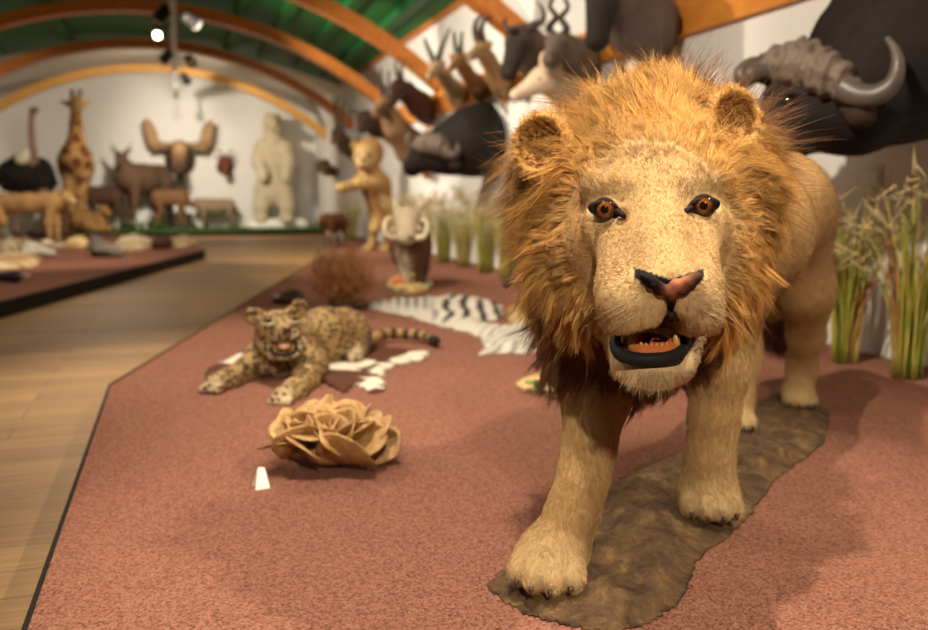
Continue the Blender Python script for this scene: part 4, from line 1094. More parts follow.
def quad(name, label, cat, pos, ang, H, L, col, belly=None, legc=None, br=.19, neck=(.28, .35), hl=.30, hr=.085, legr=.035, ears=.10, horns=None, group=None, tail=True, h=None, spots=None, mane=None, face=None, muz=None, yaw=0.0, mat=None):
    """a standing four-legged animal: H = back height, L = trunk length"""
    belly = belly or col; legc = legc or col; face = face or col; muz = muz or face
    t = thing(name, pos, label, cat, group); s = Solid(.05*H)
    zt = H*(1-br*.95); R_ = H*br
    s.cone((-L*.40, 0, zt), (L*.05, 0, zt-.02*H), R_*.93, R_, col, .08*H); s.cone((L*.05, 0, zt-.02*H), (L*.40, 0, zt), R_, R_*1.0, col, .08*H)
    s.ell((0, 0, zt-R_*.45), (L*.36, R_*.8, R_*.75), col=belly, k=.06*H)
    s.ell((-L*.42, 0, zt-.05*H), (R_*.9, R_*.85, R_*1.1), col=col, k=.06*H)
    for sy in (-1, 1):
        y = R_*.55*sy; st = .04*H*sy
        s.chain([(L*.38, y, zt-R_*.4), (L*.36+st, y, H*.42), (L*.37+st, y*.9, H*.24), (L*.37+st, y*.9, H*.06)], [R_*.55, legr*H*1.5, legr*H*1.05, legr*H*.85], legc, .04*H)
        s.ell((L*.385+st, y*.9, legr*H*.8), A(1.5, 1.05, .8)*legr*H, col=(.05, .03, .02), k=.02*H)
        s.chain([(-L*.42, y, zt-R_*.3), (-L*.36-st, y, H*.45), (-L*.50-st, y*.9, H*.29), (-L*.46-st, y*.9, H*.06)], [R_*.68, legr*H*1.7, legr*H*1.1, legr*H*.85], legc, .04*H)
        s.ell((-L*.445-st, y*.9, legr*H*.8), A(1.5, 1.05, .8)*legr*H, col=(.05, .03, .02), k=.02*H)
    nb = A(L*.42, 0, zt+.04*H); pl = nb+A(neck[0], 0, neck[1])*H
    s.cone(nb-A(.02, 0, .03)*H, pl, R_*.78, hr*H*.95, mane or col, .07*H)
    d = unit(A(math.cos(yaw)*.86, math.sin(yaw)*.86, -.5)); mzl = pl+d*hl*H
    s.ell(pl+d*.02*H, A(1.1, 1.0, 1.05)*hr*H, col=face, k=.03*H); s.cone(pl+d*.03*H, mzl, hr*H*.9, hr*H*.52, face, .03*H); s.ell(mzl, A(.6, .55, .55)*hr*H, col=muz, k=.02*H)
    sd = A(-math.sin(yaw), math.cos(yaw), 0)
    for sy in (-1, 1):
        s.cone(pl+sd*sy*hr*H*.7+A(0, 0, hr*.5)*H, pl+sd*sy*(hr+ears)*H+A(0, 0, hr+ears*.5)*H-d*.03*H, hr*H*.33, hr*H*.16, col, .015*H)
    if tail: s.chain([(-L*.42-R_*.85, 0, zt+.02*H), (-L*.46-R_, 0, zt-.15*H), (-L*.45-R_, 0, zt-.42*H)], [.03*H, .022*H, .022*H], col, .02*H)
    V, F = s.mesh(h or max(.012, H*.022)); C = s.colors(V, col, .03*H)
    if spots is not None: C = spots(V, C, H)
    mesh_obj('body', put(V, pos, ang), F, mat or M_coat, t, True, C)
    for sy in (-1, 1): small_eye(put(pl+d*hl*H*.28+sd*sy*hr*H*.78+A(0, 0, hr*H*.28), pos, ang), hr*H*.19, t)
    if horns:
        for sy in (-1, 1):
            q = [put(pl+A(0, 0, hr*.6*H)+(A(-math.cos(yaw), -math.sin(yaw), 0)*b+sd*sy*a+A(0, 0, c))*H, pos, ang) for a, b, c in horns[0]]
            horn(t, q, horns[1]*H, .004, horns[2] if len(horns) > 2 else None)
    return t
# ---- heads mounted on the right wall: pixel paths lie on planes parallel to that wall
def mount(name, label, cat, neck, rs, col, face=None, muz=None, horns=(), ears=(), h=.016, shield=True, mane=None, group='mounted heads on the long right wall', horn_mat=None, hr=.022, extra=None, eye=None, hr1=.003, rings=0, mat=None):
    """neck = [(px, py, distance from the wall)...] from the wall to the muzzle"""
    P_ = [on_x(a, b, WX-.03-c) for a, b, c in neck]
    base = P_[0]; t = thing(name, A(WX-.03, base[1], base[2]), label, cat, group)
    s = Solid(.045); n = len(P_); face = face or col; muz = muz or face
    for i in range(n-1):
        c = face if i >= n-2 else (mane or col)
        s.cone(P_[i], P_[i+1], rs[i], rs[i+1], c, .05)
    s.ell(P_[-1], A(1, 1, .95)*rs[-1]*1.05, col=muz, k=.02)
    pl = P_[-2]; d = unit(P_[-1]-pl)
    for (a, b, c, r) in ears:
        e = on_x(a, b, WX-.03-c); s.cone(pl+(e-pl)*.25, lerp(pl, e, .75), r*.8, r, col, .02); s.cone(lerp(pl, e, .75), e, r, r*.3, col, .01)
    if extra: extra(s, P_)
    s.pr = [q for q in s.pr]
    V, F = s.mesh(h); V[:, 0] = np.minimum(V[:, 0], WX-.0015)
    mesh_obj('head', V, F, mat or M_coat, t, True, s.colors(V, col, .02))
    if shield:
        q = A(WX-.02, base[1], base[2]-.02); k = rs[0]*1.12
        m = MB(); pr = [(math.cos(a)*k*(1.0), math.sin(a)*k*(1.15 if math.sin(a) < 0 else 1.0)) for a in np.linspace(0, 2*math.pi, 28, endpoint=False)]
        V = [(WX-.0015, q[1]+a, q[2]+b) for a, b in pr]+[(WX-.026, q[1]+a*.95, q[2]+b*.95) for a, b in pr]
        m.add(V, [tuple(range(27, -1, -1)), tuple(range(28, 56))]+[(i, (i+1) % 28, (i+1) % 28+28, i+28) for i in range(28)]).build('shield', M_shield, t)
    for hh in horns: horn(t, [on_x(a, b, WX-.03-c) for a, b, c in hh], hr, hr1, horn_mat, 20, rings)
    up = A(0, 0, 1); sd = unit(np.cross(d, up)); k = rs[-2]
    for sg in (-1, 1):
        e = pl+d*np.linalg.norm(P_[-1]-pl)*.30+sd*sg*k*.80+A(0, 0, k*.35); small_eye(e, max(.012, k*.16), t)
    return t
BRN_, DBR, GRY, TAN_, INKY = (.20, .095, .04), (.07, .034, .02), (.16, .105, .075), (.42, .25, .115), (.022, .017, .014)
# buffalo heads: boss and horns laid on the skull's own surface
M_old = flat_mat('weathered_horn', (.14, .10, .076), .6, .3, var=.45, scale=26, bump=.9)
M_tip = flat_mat('polished_horn', (.085, .064, .052), .4, .35, var=.3, scale=14)
def buffalo(label, neck, rs, boss, bossr, horns_, h, hr, hr1, eyep, earp, nose):
    C0, C1, C2 = (.015, .0105, .0085), (.022, .015, .012), (.010, .008, .007)
    P_ = [on_x(a, b, WX-.03-c) for a, b, c in neck]; t = thing('mounted_buffalo_head', A(WX-.03, P_[0][1], P_[0][2]), label, 'mounted head', 'mounted heads on the long right wall')
    s = Solid(.06)
    for i in range(len(P_)-1): s.cone(P_[i], P_[i+1], rs[i], rs[i+1], C1 if i >= len(P_)-2 else C0, .07)
    s.ell(P_[-1], A(1, 1, .9)*rs[-1]*1.1, col=C2, k=.03)
    V, F = s.mesh(h); V[:, 0] = np.minimum(V[:, 0], WX-.0015); V = V+h*.35*vnoise(V[:, 1]*2+V[:, 0], V[:, 2], 16, 5)[:, None]*vnormals(V, F)*(V[:, 0] < WX-.05)[:, None]
    mesh_obj('head', V, F, M_coat, t, True, s.colors(V, C0, .03))
    B = BVHTree.FromPolygons([tuple(v) for v in V], [tuple(int(i) for i in f) for f in F]); last = [w2c(P_[-2])[1]]
    def sf(px, py, lift):
        r = rayw(px, py); d = unit(r); hh = B.ray_cast(Vector(CAMP), Vector(d))
        if hh[0] is None: q = W(px, py, last[0])
        else: q = A(*hh[0]); last[0] = w2c(q)[1]
        return q-d*lift
    q = [sf(*b) for b in boss]; s = Solid(.03)
    for i in range(len(q)-1): s.cone(q[i], q[i+1], bossr[i], bossr[i+1], k=.03)
    V2, F2 = s.mesh(h*.7); n2 = vnormals(V2, F2); ax = unit(q[-1]-q[0]); V2 = V2+(.010*np.sin((V2-q[0])@ax*2*math.pi/.055)+.008*vnoise(V2[:, 0]+V2[:, 2], V2[:, 1], 30, 3))[:, None]*n2
    mesh_obj('horn_boss', V2, F2, M_old, t)
    for hh in horns_:
        last[0] = w2c(q[0] if hh[0][0] < neck[-2][0] else q[-1])[1]
        horn(t, [sf(*z) for z in hh], hr, hr1, M_tip, 26)
    e = sf(*eyep); small_eye(e, .026, t)
    k = Solid(.01).cone(e+A(-.03, -.02, .03), e+A(.04, -.03, .022), .014, .014, (.05, .036, .028)); V2, F2 = k.mesh(.006); mesh_obj('brow', V2, F2, M_coat, t, True, k.colors(V2))
    p0, p1 = sf(*earp[0]), sf(*earp[1]); k = Solid(.02).cone(p0, lerp(p0, p1, .6), .03, .055).cone(lerp(p0, p1, .6), p1, .055, .012); V2, F2 = k.mesh(.011); mesh_obj('ear', V2, F2, M_coat, t, True, np.tile(A(.045, .022, .015), (len(V2), 1)))
    n0 = sf(*nose); k = Solid(.01).ell(n0, (.05, .05, .03), col=(.012, .009, .008)); V2, F2 = k.mesh(.009); mesh_obj('nose', V2, F2, M_wet, t, True, k.colors(V2))
    return t
buffalo('large black buffalo head with curled horns on the wall above the lion\'s back',
        [(925, 45, .0), (898, 58, .28), (850, 98, .50), (806, 108, .66), (780, 140, .74)], [.38, .35, .225, .165, .105],
        [(762, 72, .0), (778, 66, .0), (802, 64, .02), (826, 74, .02), (844, 88, .03)], [.045, .075, .09, .078, .055],
        [[(768, 70, .0), (754, 72, .02), (744, 80, .03), (741, 72, .03), (750, 62, .02), (762, 58, .0)], [(840, 86, .03), (858, 95, .06), (876, 95, .10), (892, 84, .13), (898, 66, .13), (895, 50, .11), (887, 38, .09)]], .02, .056, .010, (789, 100, .0), [(846, 108, .0), (872, 118, .05)], (764, 148, .0))
buffalo('smaller black buffalo head on the wall left of the lion\'s mane',
        [(486, 138, .0), (472, 142, .28), (447, 150, .52), (428, 154, .66), (413, 167, .76)], [.37, .34, .24, .165, .10],
        [(420, 146, .0), (428, 143, .02), (438, 145, .03), (448, 152, .03)], [.07, .10, .10, .07],
        [[(419, 147, .02), (411, 145, .03), (408, 138, .05), (411, 132, .05)], [(447, 151, .05), (453, 155, .08), (458, 151, .12), (457, 143, .12)]], .022, .06, .014, (422, 157, .0), [(450, 160, .0), (459, 166, .06)], (408, 170, .0))
# antelope heads in the row above
mount('mounted_antelope_head', 'large brown eland head with upright horns, above the rearing lioness', 'mounted head',
      [(424, 154, .0), (412, 148, .30), (396, 128, .55), (385, 106, .66), (376, 114, .86)], [.24, .22, .15, .10, .055], (.22, .12, .06), (.26, .14, .065), (.14, .07, .035),
      horns=[[(383, 98, .66), (381, 84, .70), (381, 68, .74)], [(387, 98, .62), (388, 84, .60), (389, 70, .60)]], ears=[(393, 101, .56, .03), (376, 100, .76, .04)], hr=.03, hr1=.012)
mount('mounted_wildebeest_head', 'dark wildebeest head with curved horns just above the rearing lioness', 'mounted head',
      [(386, 128, .0), (378, 126, .30), (366, 120, .50), (362, 128, .66)], [.18, .17, .13, .075], DBR, DBR, INKY,
      horns=[[(364, 116, .52), (356, 112, .62), (350, 112, .66), (349, 104, .66)], [(368, 116, .48), (374, 113, .40), (378, 108, .38), (376, 102, .38)]], hr=.035)
mount('mounted_antelope_head', 'grey brown antelope head with straight thin horns at the far end of the wall', 'mounted head',
      [(352, 150, .0), (346, 146, .26), (338, 134, .46), (334, 141, .62)], [.16, .15, .11, .06], (.20, .125, .08),
      horns=[[(337, 128, .48), (336, 114, .52), (338, 98, .56)], [(341, 128, .44), (342, 114, .42), (345, 99, .42)]], ears=[(345, 127, .38, .04)], hr=.03, hr1=.014)
mount('mounted_monkey_head', 'small pale faced brown head low at the far end of the wall', 'mounted head',
      [(334, 172, .0), (328, 170, .2), (323, 166, .34), (321, 170, .44)], [.11, .12, .13, .07], BRN_, (.46, .32, .18), (.30, .18, .10), ears=[(329, 160, .30, .04), (318, 160, .40, .04)], shield=False)
mount('mounted_antelope_head', 'dark maroon antelope head with a swept back horn, left of the gazelles', 'mounted head',
      [(427, 112, .0), (420, 105, .25), (406, 92, .50), (399, 88, .62), (393, 101, .82)], [.17, .16, .12, .095, .05], (.085, .028, .018), (.075, .025, .017), INKY,
      horns=[[(399, 80, .62), (396, 70, .62), (396, 62, .60), (402, 58, .56)], [(402, 80, .56), (401, 70, .52), (403, 62, .50), (409, 59, .46)]], ears=[(409, 82, .50, .03)], hr=.03)
mount('mounted_gazelle_head', 'pale tan gazelle head with long spread horns', 'mounted head',
      [(458, 98, .0), (454, 90, .24), (444, 76, .46), (437, 68, .58), (429, 77, .78)], [.115, .10, .07, .062, .034], (.45, .29, .15), (.48, .32, .18), (.36, .22, .12),
      horns=[[(434, 62, .58), (430, 52, .62), (426, 43, .66), (425, 38, .68)], [(438, 62, .54), (440, 52, .50), (445, 40, .46), (450, 28, .44)]], ears=[(446, 62, .46, .028), (428, 64, .68, .035)], hr=.034, hr1=.012, rings=.12)
mount('mounted_gazelle_head', 'small reddish brown gazelle head with short upright horns', 'mounted head',
      [(480, 92, .0), (475, 84, .24), (465, 70, .44), (459, 60, .54), (451, 68, .70)], [.105, .09, .065, .057, .032], (.27, .125, .05), (.30, .15, .06), (.2, .10, .05),
      horns=[[(457, 54, .54), (455, 44, .56), (454, 32, .58)], [(461, 54, .50), (461, 44, .48), (462, 32, .48)]], ears=[(467, 54, .44, .026), (450, 56, .62, .035)], hr=.028, hr1=.012)
mount('mounted_antelope_head', 'tan antelope head with one thick ringed horn curving back', 'mounted head',
      [(503, 88, .0), (498, 78, .26), (488, 60, .46), (481, 50, .56), (470, 57, .76)], [.115, .10, .07, .062, .034], TAN_, (.46, .29, .14), (.34, .2, .1),
      horns=[[(479, 43, .56), (475, 33, .58), (476, 22, .56), (482, 15, .52)], [(483, 42, .50), (481, 32, .48), (483, 22, .46), (489, 16, .44)]], ears=[(492, 43, .46, .035)], hr=.036, hr1=.014, rings=.12)
mount('mounted_wildebeest_head', 'dark wildebeest head with hooked horns above the pale antelope', 'mounted head',
      [(546, 66, .0), (538, 58, .26), (527, 44, .48), (519, 40, .60), (509, 72, .78)], [.20, .18, .13, .10, .062], (.15, .095, .075), (.045, .03, .025), INKY, mane=(.17, .105, .085),
      horns=[[(520, 30, .60), (532, 26, .52), (543, 20, .48), (542, 8, .48), (535, 1, .48)], [(516, 31, .64), (510, 30, .72), (505, 24, .76), (506, 16, .78)]], ears=[(534, 38, .48, .03)], hr=.042)
mount('mounted_kudu_head', 'grey kudu head with tall spiral horns behind the lion\'s mane', 'mounted head',
      [(586, 62, .0), (578, 58, .24), (566, 50, .44), (558, 47, .54), (549, 60, .76)], [.15, .14, .105, .085, .045], (.17, .125, .095), (.15, .105, .08), (.09, .06, .045),
      horns=[[(556, 38, .56), (549, 28, .60), (556, 17, .62), (550, 6, .64), (556, -6, .64)], [(560, 38, .50), (567, 29, .46), (561, 18, .44), (568, 7, .42), (562, -6, .42)]], ears=[(570, 42, .44, .03), (547, 43, .64, .04)], hr=.032, hr1=.012)
mount('mounted_antelope_head', 'pale cream antelope head with one upright ear, just left of the lion\'s mane', 'mounted head',
      [(574, 98, .0), (566, 92, .30), (552, 82, .56), (542, 80, .70), (516, 95, .90)], [.14, .125, .092, .082, .040], (.66, .46, .30), (.74, .56, .40), (.70, .48, .34),
      horns=[], ears=[(547, 50, .62, .045), (562, 62, .50, .035)])
mount('mounted_antelope_head', 'big dark grey head hanging high on the wall above the lion\'s mane', 'mounted head',
      [(650, 28, .0), (640, 20, .34), (618, -8, .60), (604, -14, .72), (597, 40, .80)], [.24, .22, .15, .11, .065], (.10, .075, .062), INKY, INKY, mane=(.13, .095, .078),
      horns=[[(604, -24, .70), (596, -40, .74), (600, -60, .74)], [(608, -24, .64), (614, -40, .60), (612, -60, .6)]])
# ---- rearing lioness
p0 = on_z(372, 249); t = thing('rearing_lioness', p0, 'golden lioness mount rearing on its hind legs with a foreleg stretched out', 'lioness')
Yr = w2c(p0)[1]; q = lambda px, py, dy=0: W(px, py, Yr+dy)
s = Solid(.06); G1, G2 = (.32, .165, .05), (.56, .36, .14)
s.cone(q(383, 218, .05), q(376, 186, 0), .16, .205, (.30, .145, .045), .1); s.cone(q(376, 186, 0), q(366, 165, -.05), .20, .14, G1, .08)
s.ell(q(365, 156, -.15), (.165, .18, .18), col=G2, k=.05); s.ell(q(363, 163, -.32), (.10, .12, .085), col=(.72, .55, .30), k=.05); s.ell(q(369, 153, -.02), (.21, .16, .22), col=(.34, .17, .055), k=.05); s.cone(q(364, 153, -.28), q(363, 160, -.40), .06, .05, G2, .04)
for x, y in ((354, 145), (377, 144)): s.ell(q(x, y, -.08), (.06, .04, .065), col=G1, k=.02)
s.chain([q(367, 176, -.1), q(356, 184, -.25), q(346, 187, -.38), q(340, 188, -.45)], [.10, .08, .065, .07], G2, .05)
s.chain([q(378, 178, -.1), q(372, 184, -.28), q(364, 184, -.42), q(358, 183, -.48)], [.10, .08, .065, .07], G2, .05)
s.chain([q(388, 216, .05), q(390, 228, -.05), q(388, 238, .1), q(386, 248, 0)], [.13, .075, .05, .05], G1, .05); s.chain([q(376, 216, .05), q(375, 228, -.08), q(373, 238, .05), q(370, 248, -.05)], [.12, .07, .05, .05], G2, .05)
for x, d in ((384, -.10), (367, -.15)): s.ell(q(x, 249, d), (.075, .12, .05), col=G2, k=.03)
s.chain([q(390, 214, .2), q(398, 226, .3), q(402, 240, .32)], [.05, .04, .035], G1, .03)
V, F = s.mesh(.022); V[:, 2] = np.maximum(V[:, 2], .001); mesh_obj('body', V, F, M_coat, t, True, s.colors(V, G1, .04))
for x in (358, 369): small_eye(q(x, 155, -.335), .022, t)
s = Solid(.02).ell(q(363, 160, -.43), (.045, .03, .03), col=(.05, .025, .02)); V, F = s.mesh(.012); mesh_obj('nose', V, F, M_wet, t, True, s.colors(V))
s = Solid(.02).ell(q(362.5, 168, -.40), (.06, .04, .035), col=(.16, .04, .025)); V, F = s.mesh(.012); mesh_obj('mouth', V, F, M_wet, t, True, s.colors(V))
# ---- warthog on its base
bp = on_z(408, 287); t = thing('sand_mound', bp, 'sandy base with leaves and stones under the warthog', 'base')
sheet('sand', wavy(zpoly([(386, 288), (390, 280), (404, 276), (424, 277), (433, 283), (428, 291), (410, 294), (394, 293)]), .006, 6), .025, lambda x, y, d: .01+.04*smooth(d, 0, .1)+.01*vnoise(x, y, 12, 2), lambda x, y, d: np.ones((len(x), 3)), M_sand, t)
M_leaf = wet_mat('dry_leaf', .7, .2); rg = np.random.default_rng(8)
for i, (px, py, c) in enumerate([(398, 283, (.50, .14, .04)), (425, 281, (.16, .24, .12)), (428, 285, (.30, .36, .22)), (392, 289, (.12, .10, .04)), (421, 289, (.42, .22, .08)), (402, 290, (.16, .12, .06))]):
    c0 = on_z(px, py, .05); m = MB(); blade(m, c0, unit(rg.normal(0, .5, 3)+A(0, 0, 1)), .075, .008, rg, .55)
    mesh_obj('leaf', np.array(m.v), m.f, M_leaf, t, True, np.tile(A(*c), (len(m.v), 1)))
t = thing('warthog', bp+A(0, 0, .045), 'warthog mount with a pale tusked head standing on a sandy base', 'warthog')
Yw = w2c(bp)[1]; q = lambda px, py, dy=0: W(px, py, Yw+dy)
s = Solid(.05); D1 = (.13, .055, .028); PL = (.62, .48, .33)
s.cone(q(411, 250, .0), q(415, 245, .55), .17, .16, D1, .08); s.ell(q(411, 247, -.02), (.155, .15, .19), col=D1, k=.06)
s.chain([q(405, 254, -.12), q(405, 268, -.14), q(406, 281, -.14)], [.055, .04, .034], PL, .03); s.chain([q(419, 254, -.10), q(420, 268, -.06), q(420, 281, -.06)], [.06, .042, .036], D1, .03)
s.chain([q(405, 256, .5), q(404, 268, .56), q(404, 280, .52)], [.08, .045, .036], D1, .03); s.chain([q(422, 256, .5), q(424, 268, .56), q(423, 280, .52)], [.08, .045, .036], D1, .03)
s.ell(q(407, 218, -.10), (.115, .12, .10), col=PL, k=.05); s.cone(q(407, 221, -.18), q(406, 236, -.36), .095, .072, PL, .04); s.ell(q(406, 237, -.38), (.085, .05, .055), col=PL, k=.03)
s.cone(q(409, 226, .0), q(411, 240, .1), .13, .17, D1, .06)
for x0, y0, x1, y1 in ((398, 213, 393, 200), (415, 212, 428, 199)): s.cone(q(x0, y0, -.08), q(x1, y1, -.02), .035, .016, PL, .02)
for x, y in ((395, 231), (418, 230)): s.ell(q(x, y, -.24), (.045, .05, .035), col=PL, k=.02)
V, F = s.mesh(.014); mesh_obj('body', V, F, M_coat, t, True, s.colors(V, D1, .02))
for pts in ([q(396, 238, -.36), q(388, 236, -.40), (q(384, 226, -.40)), q(388, 218, -.38), q(393, 219, -.36)], [q(416, 238, -.36), q(424, 236, -.40), q(427, 226, -.40), q(424, 219, -.38), q(420, 221, -.36)]):
    horn(t, pts, .024, .007, flat_mat('ivory_tusk', (.74, .62, .44), .4, .4, var=.06), 18, name='tusk')
for x in (402, 413): small_eye(q(x, 217, -.195), .017, t)
for x in (403, 410): 
    k = Solid(.006).ell(q(x, 238, -.425), (.017, .01, .02), col=(.05, .025, .02)); V, F = k.mesh(.006); mesh_obj('nostril', V, F, M_wet, t, True, k.colors(V))
for sx in (-1, 1):
    m = MB(); m.tube(spline([q(411, 228, .05), q(411+sx*3, 226, .2), q(413+sx*3, 232, .42)], 6), [.03, .04, .02], 8); mesh_obj('mane', np.array(m.v), m.f, M_coat, t, True, np.tile(A(.09, .04, .02), (len(m.v), 1)))
# ---- small brown animal far back and the one half hidden behind the lion
quad('small_antelope', 'small dark brown animal standing far back, left of the rearing lioness', 'antelope', on_z(334, 247), -2.3, .50, .44, (.15, .06, .025), br=.24, neck=(.20, .02), hl=.28, hr=.10, ears=.06)
pb = on_z(548, 388); t = thing('sand_mound', pb, 'small sandy base with green leaves close behind the lion\'s left foreleg', 'base')
sheet('sand', wavy(zpoly([(514, 386), (528, 378), (552, 374), (574, 379), (574, 390), (545, 395), (522, 392)]), .004, 6), .016, lambda x, y, d: .008+.02*smooth(d, 0, .06)+.005*vnoise(x, y, 20, 2), lambda x, y, d: np.ones((len(x), 3)), M_sand, t)
for i, (px, py, c) in enumerate([(534, 383, (.10, .17, .04)), (545, 380, (.14, .23, .06)), (556, 384, (.25, .32, .14)), (540, 387, (.05, .08, .02)), (552, 388, (.46, .38, .24)), (562, 380, (.12, .2, .05))]):
    c0 = on_z(px, py, .045); m = MB(); blade(m, c0, unit(rg.normal(0, .7, 3)+A(0, 0, 1)), .045, .005, rg, .5)
    mesh_obj('leaf', np.array(m.v), m.f, M_leaf, t, True, np.tile(A(*c), (len(m.v), 1)))
pq = on_z(579, 382); 
quad('small_antelope', 'small dark animal on a leafy base, mostly hidden behind the lion\'s mane', 'antelope', A(pq[0], pq[1], .022), 2.9, .40, .36, (.06, .032, .02), br=.20, neck=(.16, .22), hl=.24, hr=.085, legr=.04, ears=.09)
# ================================================================== LEFT PLATFORM
def spots_giraffe(V, C, H=1):
    r = np.random.default_rng(4); pts = r.uniform(V.min(0), V.max(0), (int(520), 3)); kd = KDTree(len(pts))
    for i, p in enumerate(pts): kd.insert(Vector(p), i)
    kd.balance(); o = C.copy()
    for i, v in enumerate(V):
        a = kd.find_n(Vector(v), 2); g = a[1][2]-a[0][2]
        if g > .032: o[i] = (.15, .05, .018)
    return o
def foot(px, v): return A(on_y(px, 235, v)[0], v, 0)
pg = foot(76, 18.3); Yg = w2c(pg)[1]; q = lambda px, py, dy=0: W(px, py, Yg+dy)
t = thing('giraffe', pg, 'young giraffe mount standing tall on the left platform, facing the viewer', 'giraffe')
s = Solid(.08); GC = (.50, .28, .095)
s.ell(q(76, 165, .55), (.33, .75, .42), col=GC, k=.12); s.ell(q(76, 160, -.05), (.30, .30, .36), col=GC, k=.12)
s.chain([q(76, 158, -.15), q(76, 140, -.25), q(76, 124, -.35), q(76, 112, -.40)], [.26, .14, .105, .10], GC, .08)
s.ell(q(76, 104, -.42), (.13, .16, .14), col=GC, k=.05); s.cone(q(76, 104, -.48), q(77, 117, -.80), .11, .065, GC, .05)
for x in (70, 81):
    s.chain([q(x, 172, -.08), q(x, 196, -.12), q(x, 215, -.10), A(*(q(x, 228, -.10)[:2]), .05)], [.16, .10, .085, .075], GC, .06); s.chain([q(x+1, 172, .95), q(x+1, 200, 1.0), A(*(q(x+1, 225, .95)[:2]), .05)], [.2, .09, .075], GC, .06)
for x0, x1, y1 in ((71, 60, 101), (81, 91, 102)): s.cone(q(x0, 105, -.38), q(x1, y1, -.34), .055, .03, (.40, .20, .08), .03)
for x in (72, 80): s.cone(q(x, 99, -.38), q(x, 91, -.34), .035, .04, (.22, .10, .05), .02)
V, F = s.mesh(.032); V[:, 2] = np.maximum(V[:, 2], .001); C = s.colors(V, GC, .04)
body_ = V[:, 2] < (q(76, 118)[2]); C2 = spots_giraffe(V, C); C[body_] = C2[body_]
mesh_obj('body', V, F, M_coat, t, True, C)
for x in (70.5, 82): small_eye(q(x, 107, -.50), .022, t)
for x in (72, 80): horn(t, [q(x, 97, -.36), q(x, 93, -.34), q(x, 90, -.33)], .036, .042, M_horn, 6, name='ossicone')
# animal lying at the giraffe's feet
pc = foot(94, 17.6); Yc = w2c(pc)[1]; q = lambda px, py, dy=0: W(px, py, Yc+dy)
t = thing('lying_calf', pc, 'patched tan calf mount lying at the giraffe\'s feet', 'calf')
s = Solid(.06); s.cone(q(82, 220, .1), q(99, 222, 0), .19, .17, GC, .08); s.cone(q(99, 218, -.05), q(104, 210, -.1), .10, .08, GC, .05); s.cone(q(104, 209, -.12), q(109, 214, -.2), .075, .045, GC, .04)
for x in (86, 92, 100): s.cone(q(x, 226, -.15), q(x+10, 229, -.22), .06, .045, GC, .04)
V, F = s.mesh(.026); V[:, 2] = np.maximum(V[:, 2], .001); mesh_obj('body', V, F, M_coat, t, True, spots_giraffe(V, s.colors(V, GC, .04)))
# ostrich
po = foot(30, 18.0); Yo = w2c(po)[1]; q = lambda px, py, dy=0: W(px, py, Yo+dy)
t = thing('ostrich', po, 'black ostrich with a long bare neck at the left edge of the photo', 'ostrich')
s = Solid(.06); OB = (.014, .011, .010); SK = (.34, .20, .14)
s.ell(q(27, 174, .1), (.46, .42, .36), col=OB, k=.1); s.ell(q(12, 178, .15), (.26, .3, .28), col=OB, k=.1); s.ell(q(42, 180, .05), (.25, .3, .26), col=OB, k=.1)
V, F = s.mesh(.03); V = V+.035*vnoise(V[:, 0]*1.0+V[:, 1], V[:, 2], 16, 6)[:, None]*vnormals(V, F); mesh_obj('plumage', V, F, flat_mat('black_plumage', OB, .8, .2, var=.4, scale=30, bump=.8), t)
s = Solid(.05); s.chain([q(33, 168, -.1), q(33, 150, -.25), q(31, 130, -.2), q(32, 114, -.2)], [.11, .065, .05, .055], SK, .04); s.ell(q(34, 110, -.25), (.09, .07, .06), col=SK, k=.03); s.cone(q(35, 111, -.28), q(39, 112, -.38), .035, .014, (.42, .26, .12), .02)
for x, d in ((16, .1), (44, -.05)): s.chain([q(x, 188, d), q(x, 203, d-.1), q(x-1, 219, d+.05), q(x, 231, d)], [.12, .075, .045, .045], SK, .05); s.cone(q(x, 231.5, d), q(x+2, 232, d-.25), .045, .03, SK, .02)
V, F = s.mesh(.02); V[:, 2] = np.maximum(V[:, 2], .001); mesh_obj('neck_and_legs', V, F, M_coat, t, True, s.colors(V, SK, .03))
s = Solid(.04); s.ell(q(22, 158, -.28), (.13, .10, .12), col=(.72, .62, .42)); s.ell(q(27, 153, -.26), (.09, .08, .10), col=(.78, .74, .62)); V, F = s.mesh(.022); mesh_obj('wing_plume', V, F, M_coat, t, True, s.colors(V))
for x in (32.5, 35.5): small_eye(q(x, 109, -.31), .014, t)
# tan lioness standing before the ostrich
pl_ = foot(28, 15.6); quad('standing_lioness', 'tan lioness standing side-on at the left edge before the ostrich', 'lioness', pl_, -.25, .80, 1.05, (.36, .20, .075), (.50, .35, .19), br=.19, neck=(.20, .06), hl=.17, hr=.115, legr=.055, ears=.05, muz=(.62, .46, .28))
quad('small_antelope', 'dark brown antelope standing between the ostrich and the giraffe', 'antelope', foot(58, 17.1), -1.3, .75, .75, (.13, .065, .035), br=.20, neck=(.12, .12), hl=.22, hr=.08)
# grey wedge shaped stone with a pale face at the edge of the left platform
pr = on_z(106, 257); Yp = w2c(pr)[1]; q = lambda px, py, dy=0: W(px, py, Yp+dy)
t = thing('armadillo', pr, 'grey pointed scaly mount leaning on the left platform edge', 'stone')
t.name = 'pointed_stone'; t['label'] = 'grey pointed stone standing near the edge of the left platform'
s = Solid(.04); s.cone(q(93, 234, .05), q(100, 250, 0), .02, .12, (.13, .10, .09), .06); s.cone(q(96, 246, 0), q(119, 253, -.05), .10, .055, (.20, .16, .13), .06); s.ell(q(104, 250, -.1), (.12, .07, .06), col=(.34, .28, .22), k=.05)
V, F = s.mesh(.018); V = V+.01*vnoise(V[:, 0]+V[:, 1], V[:, 2], 25, 4)[:, None]*vnormals(V, F); V[:, 2] = np.maximum(V[:, 2], .001); mesh_obj('stone', V, F, M_coat, t, True, s.colors(V, sharp=.05))
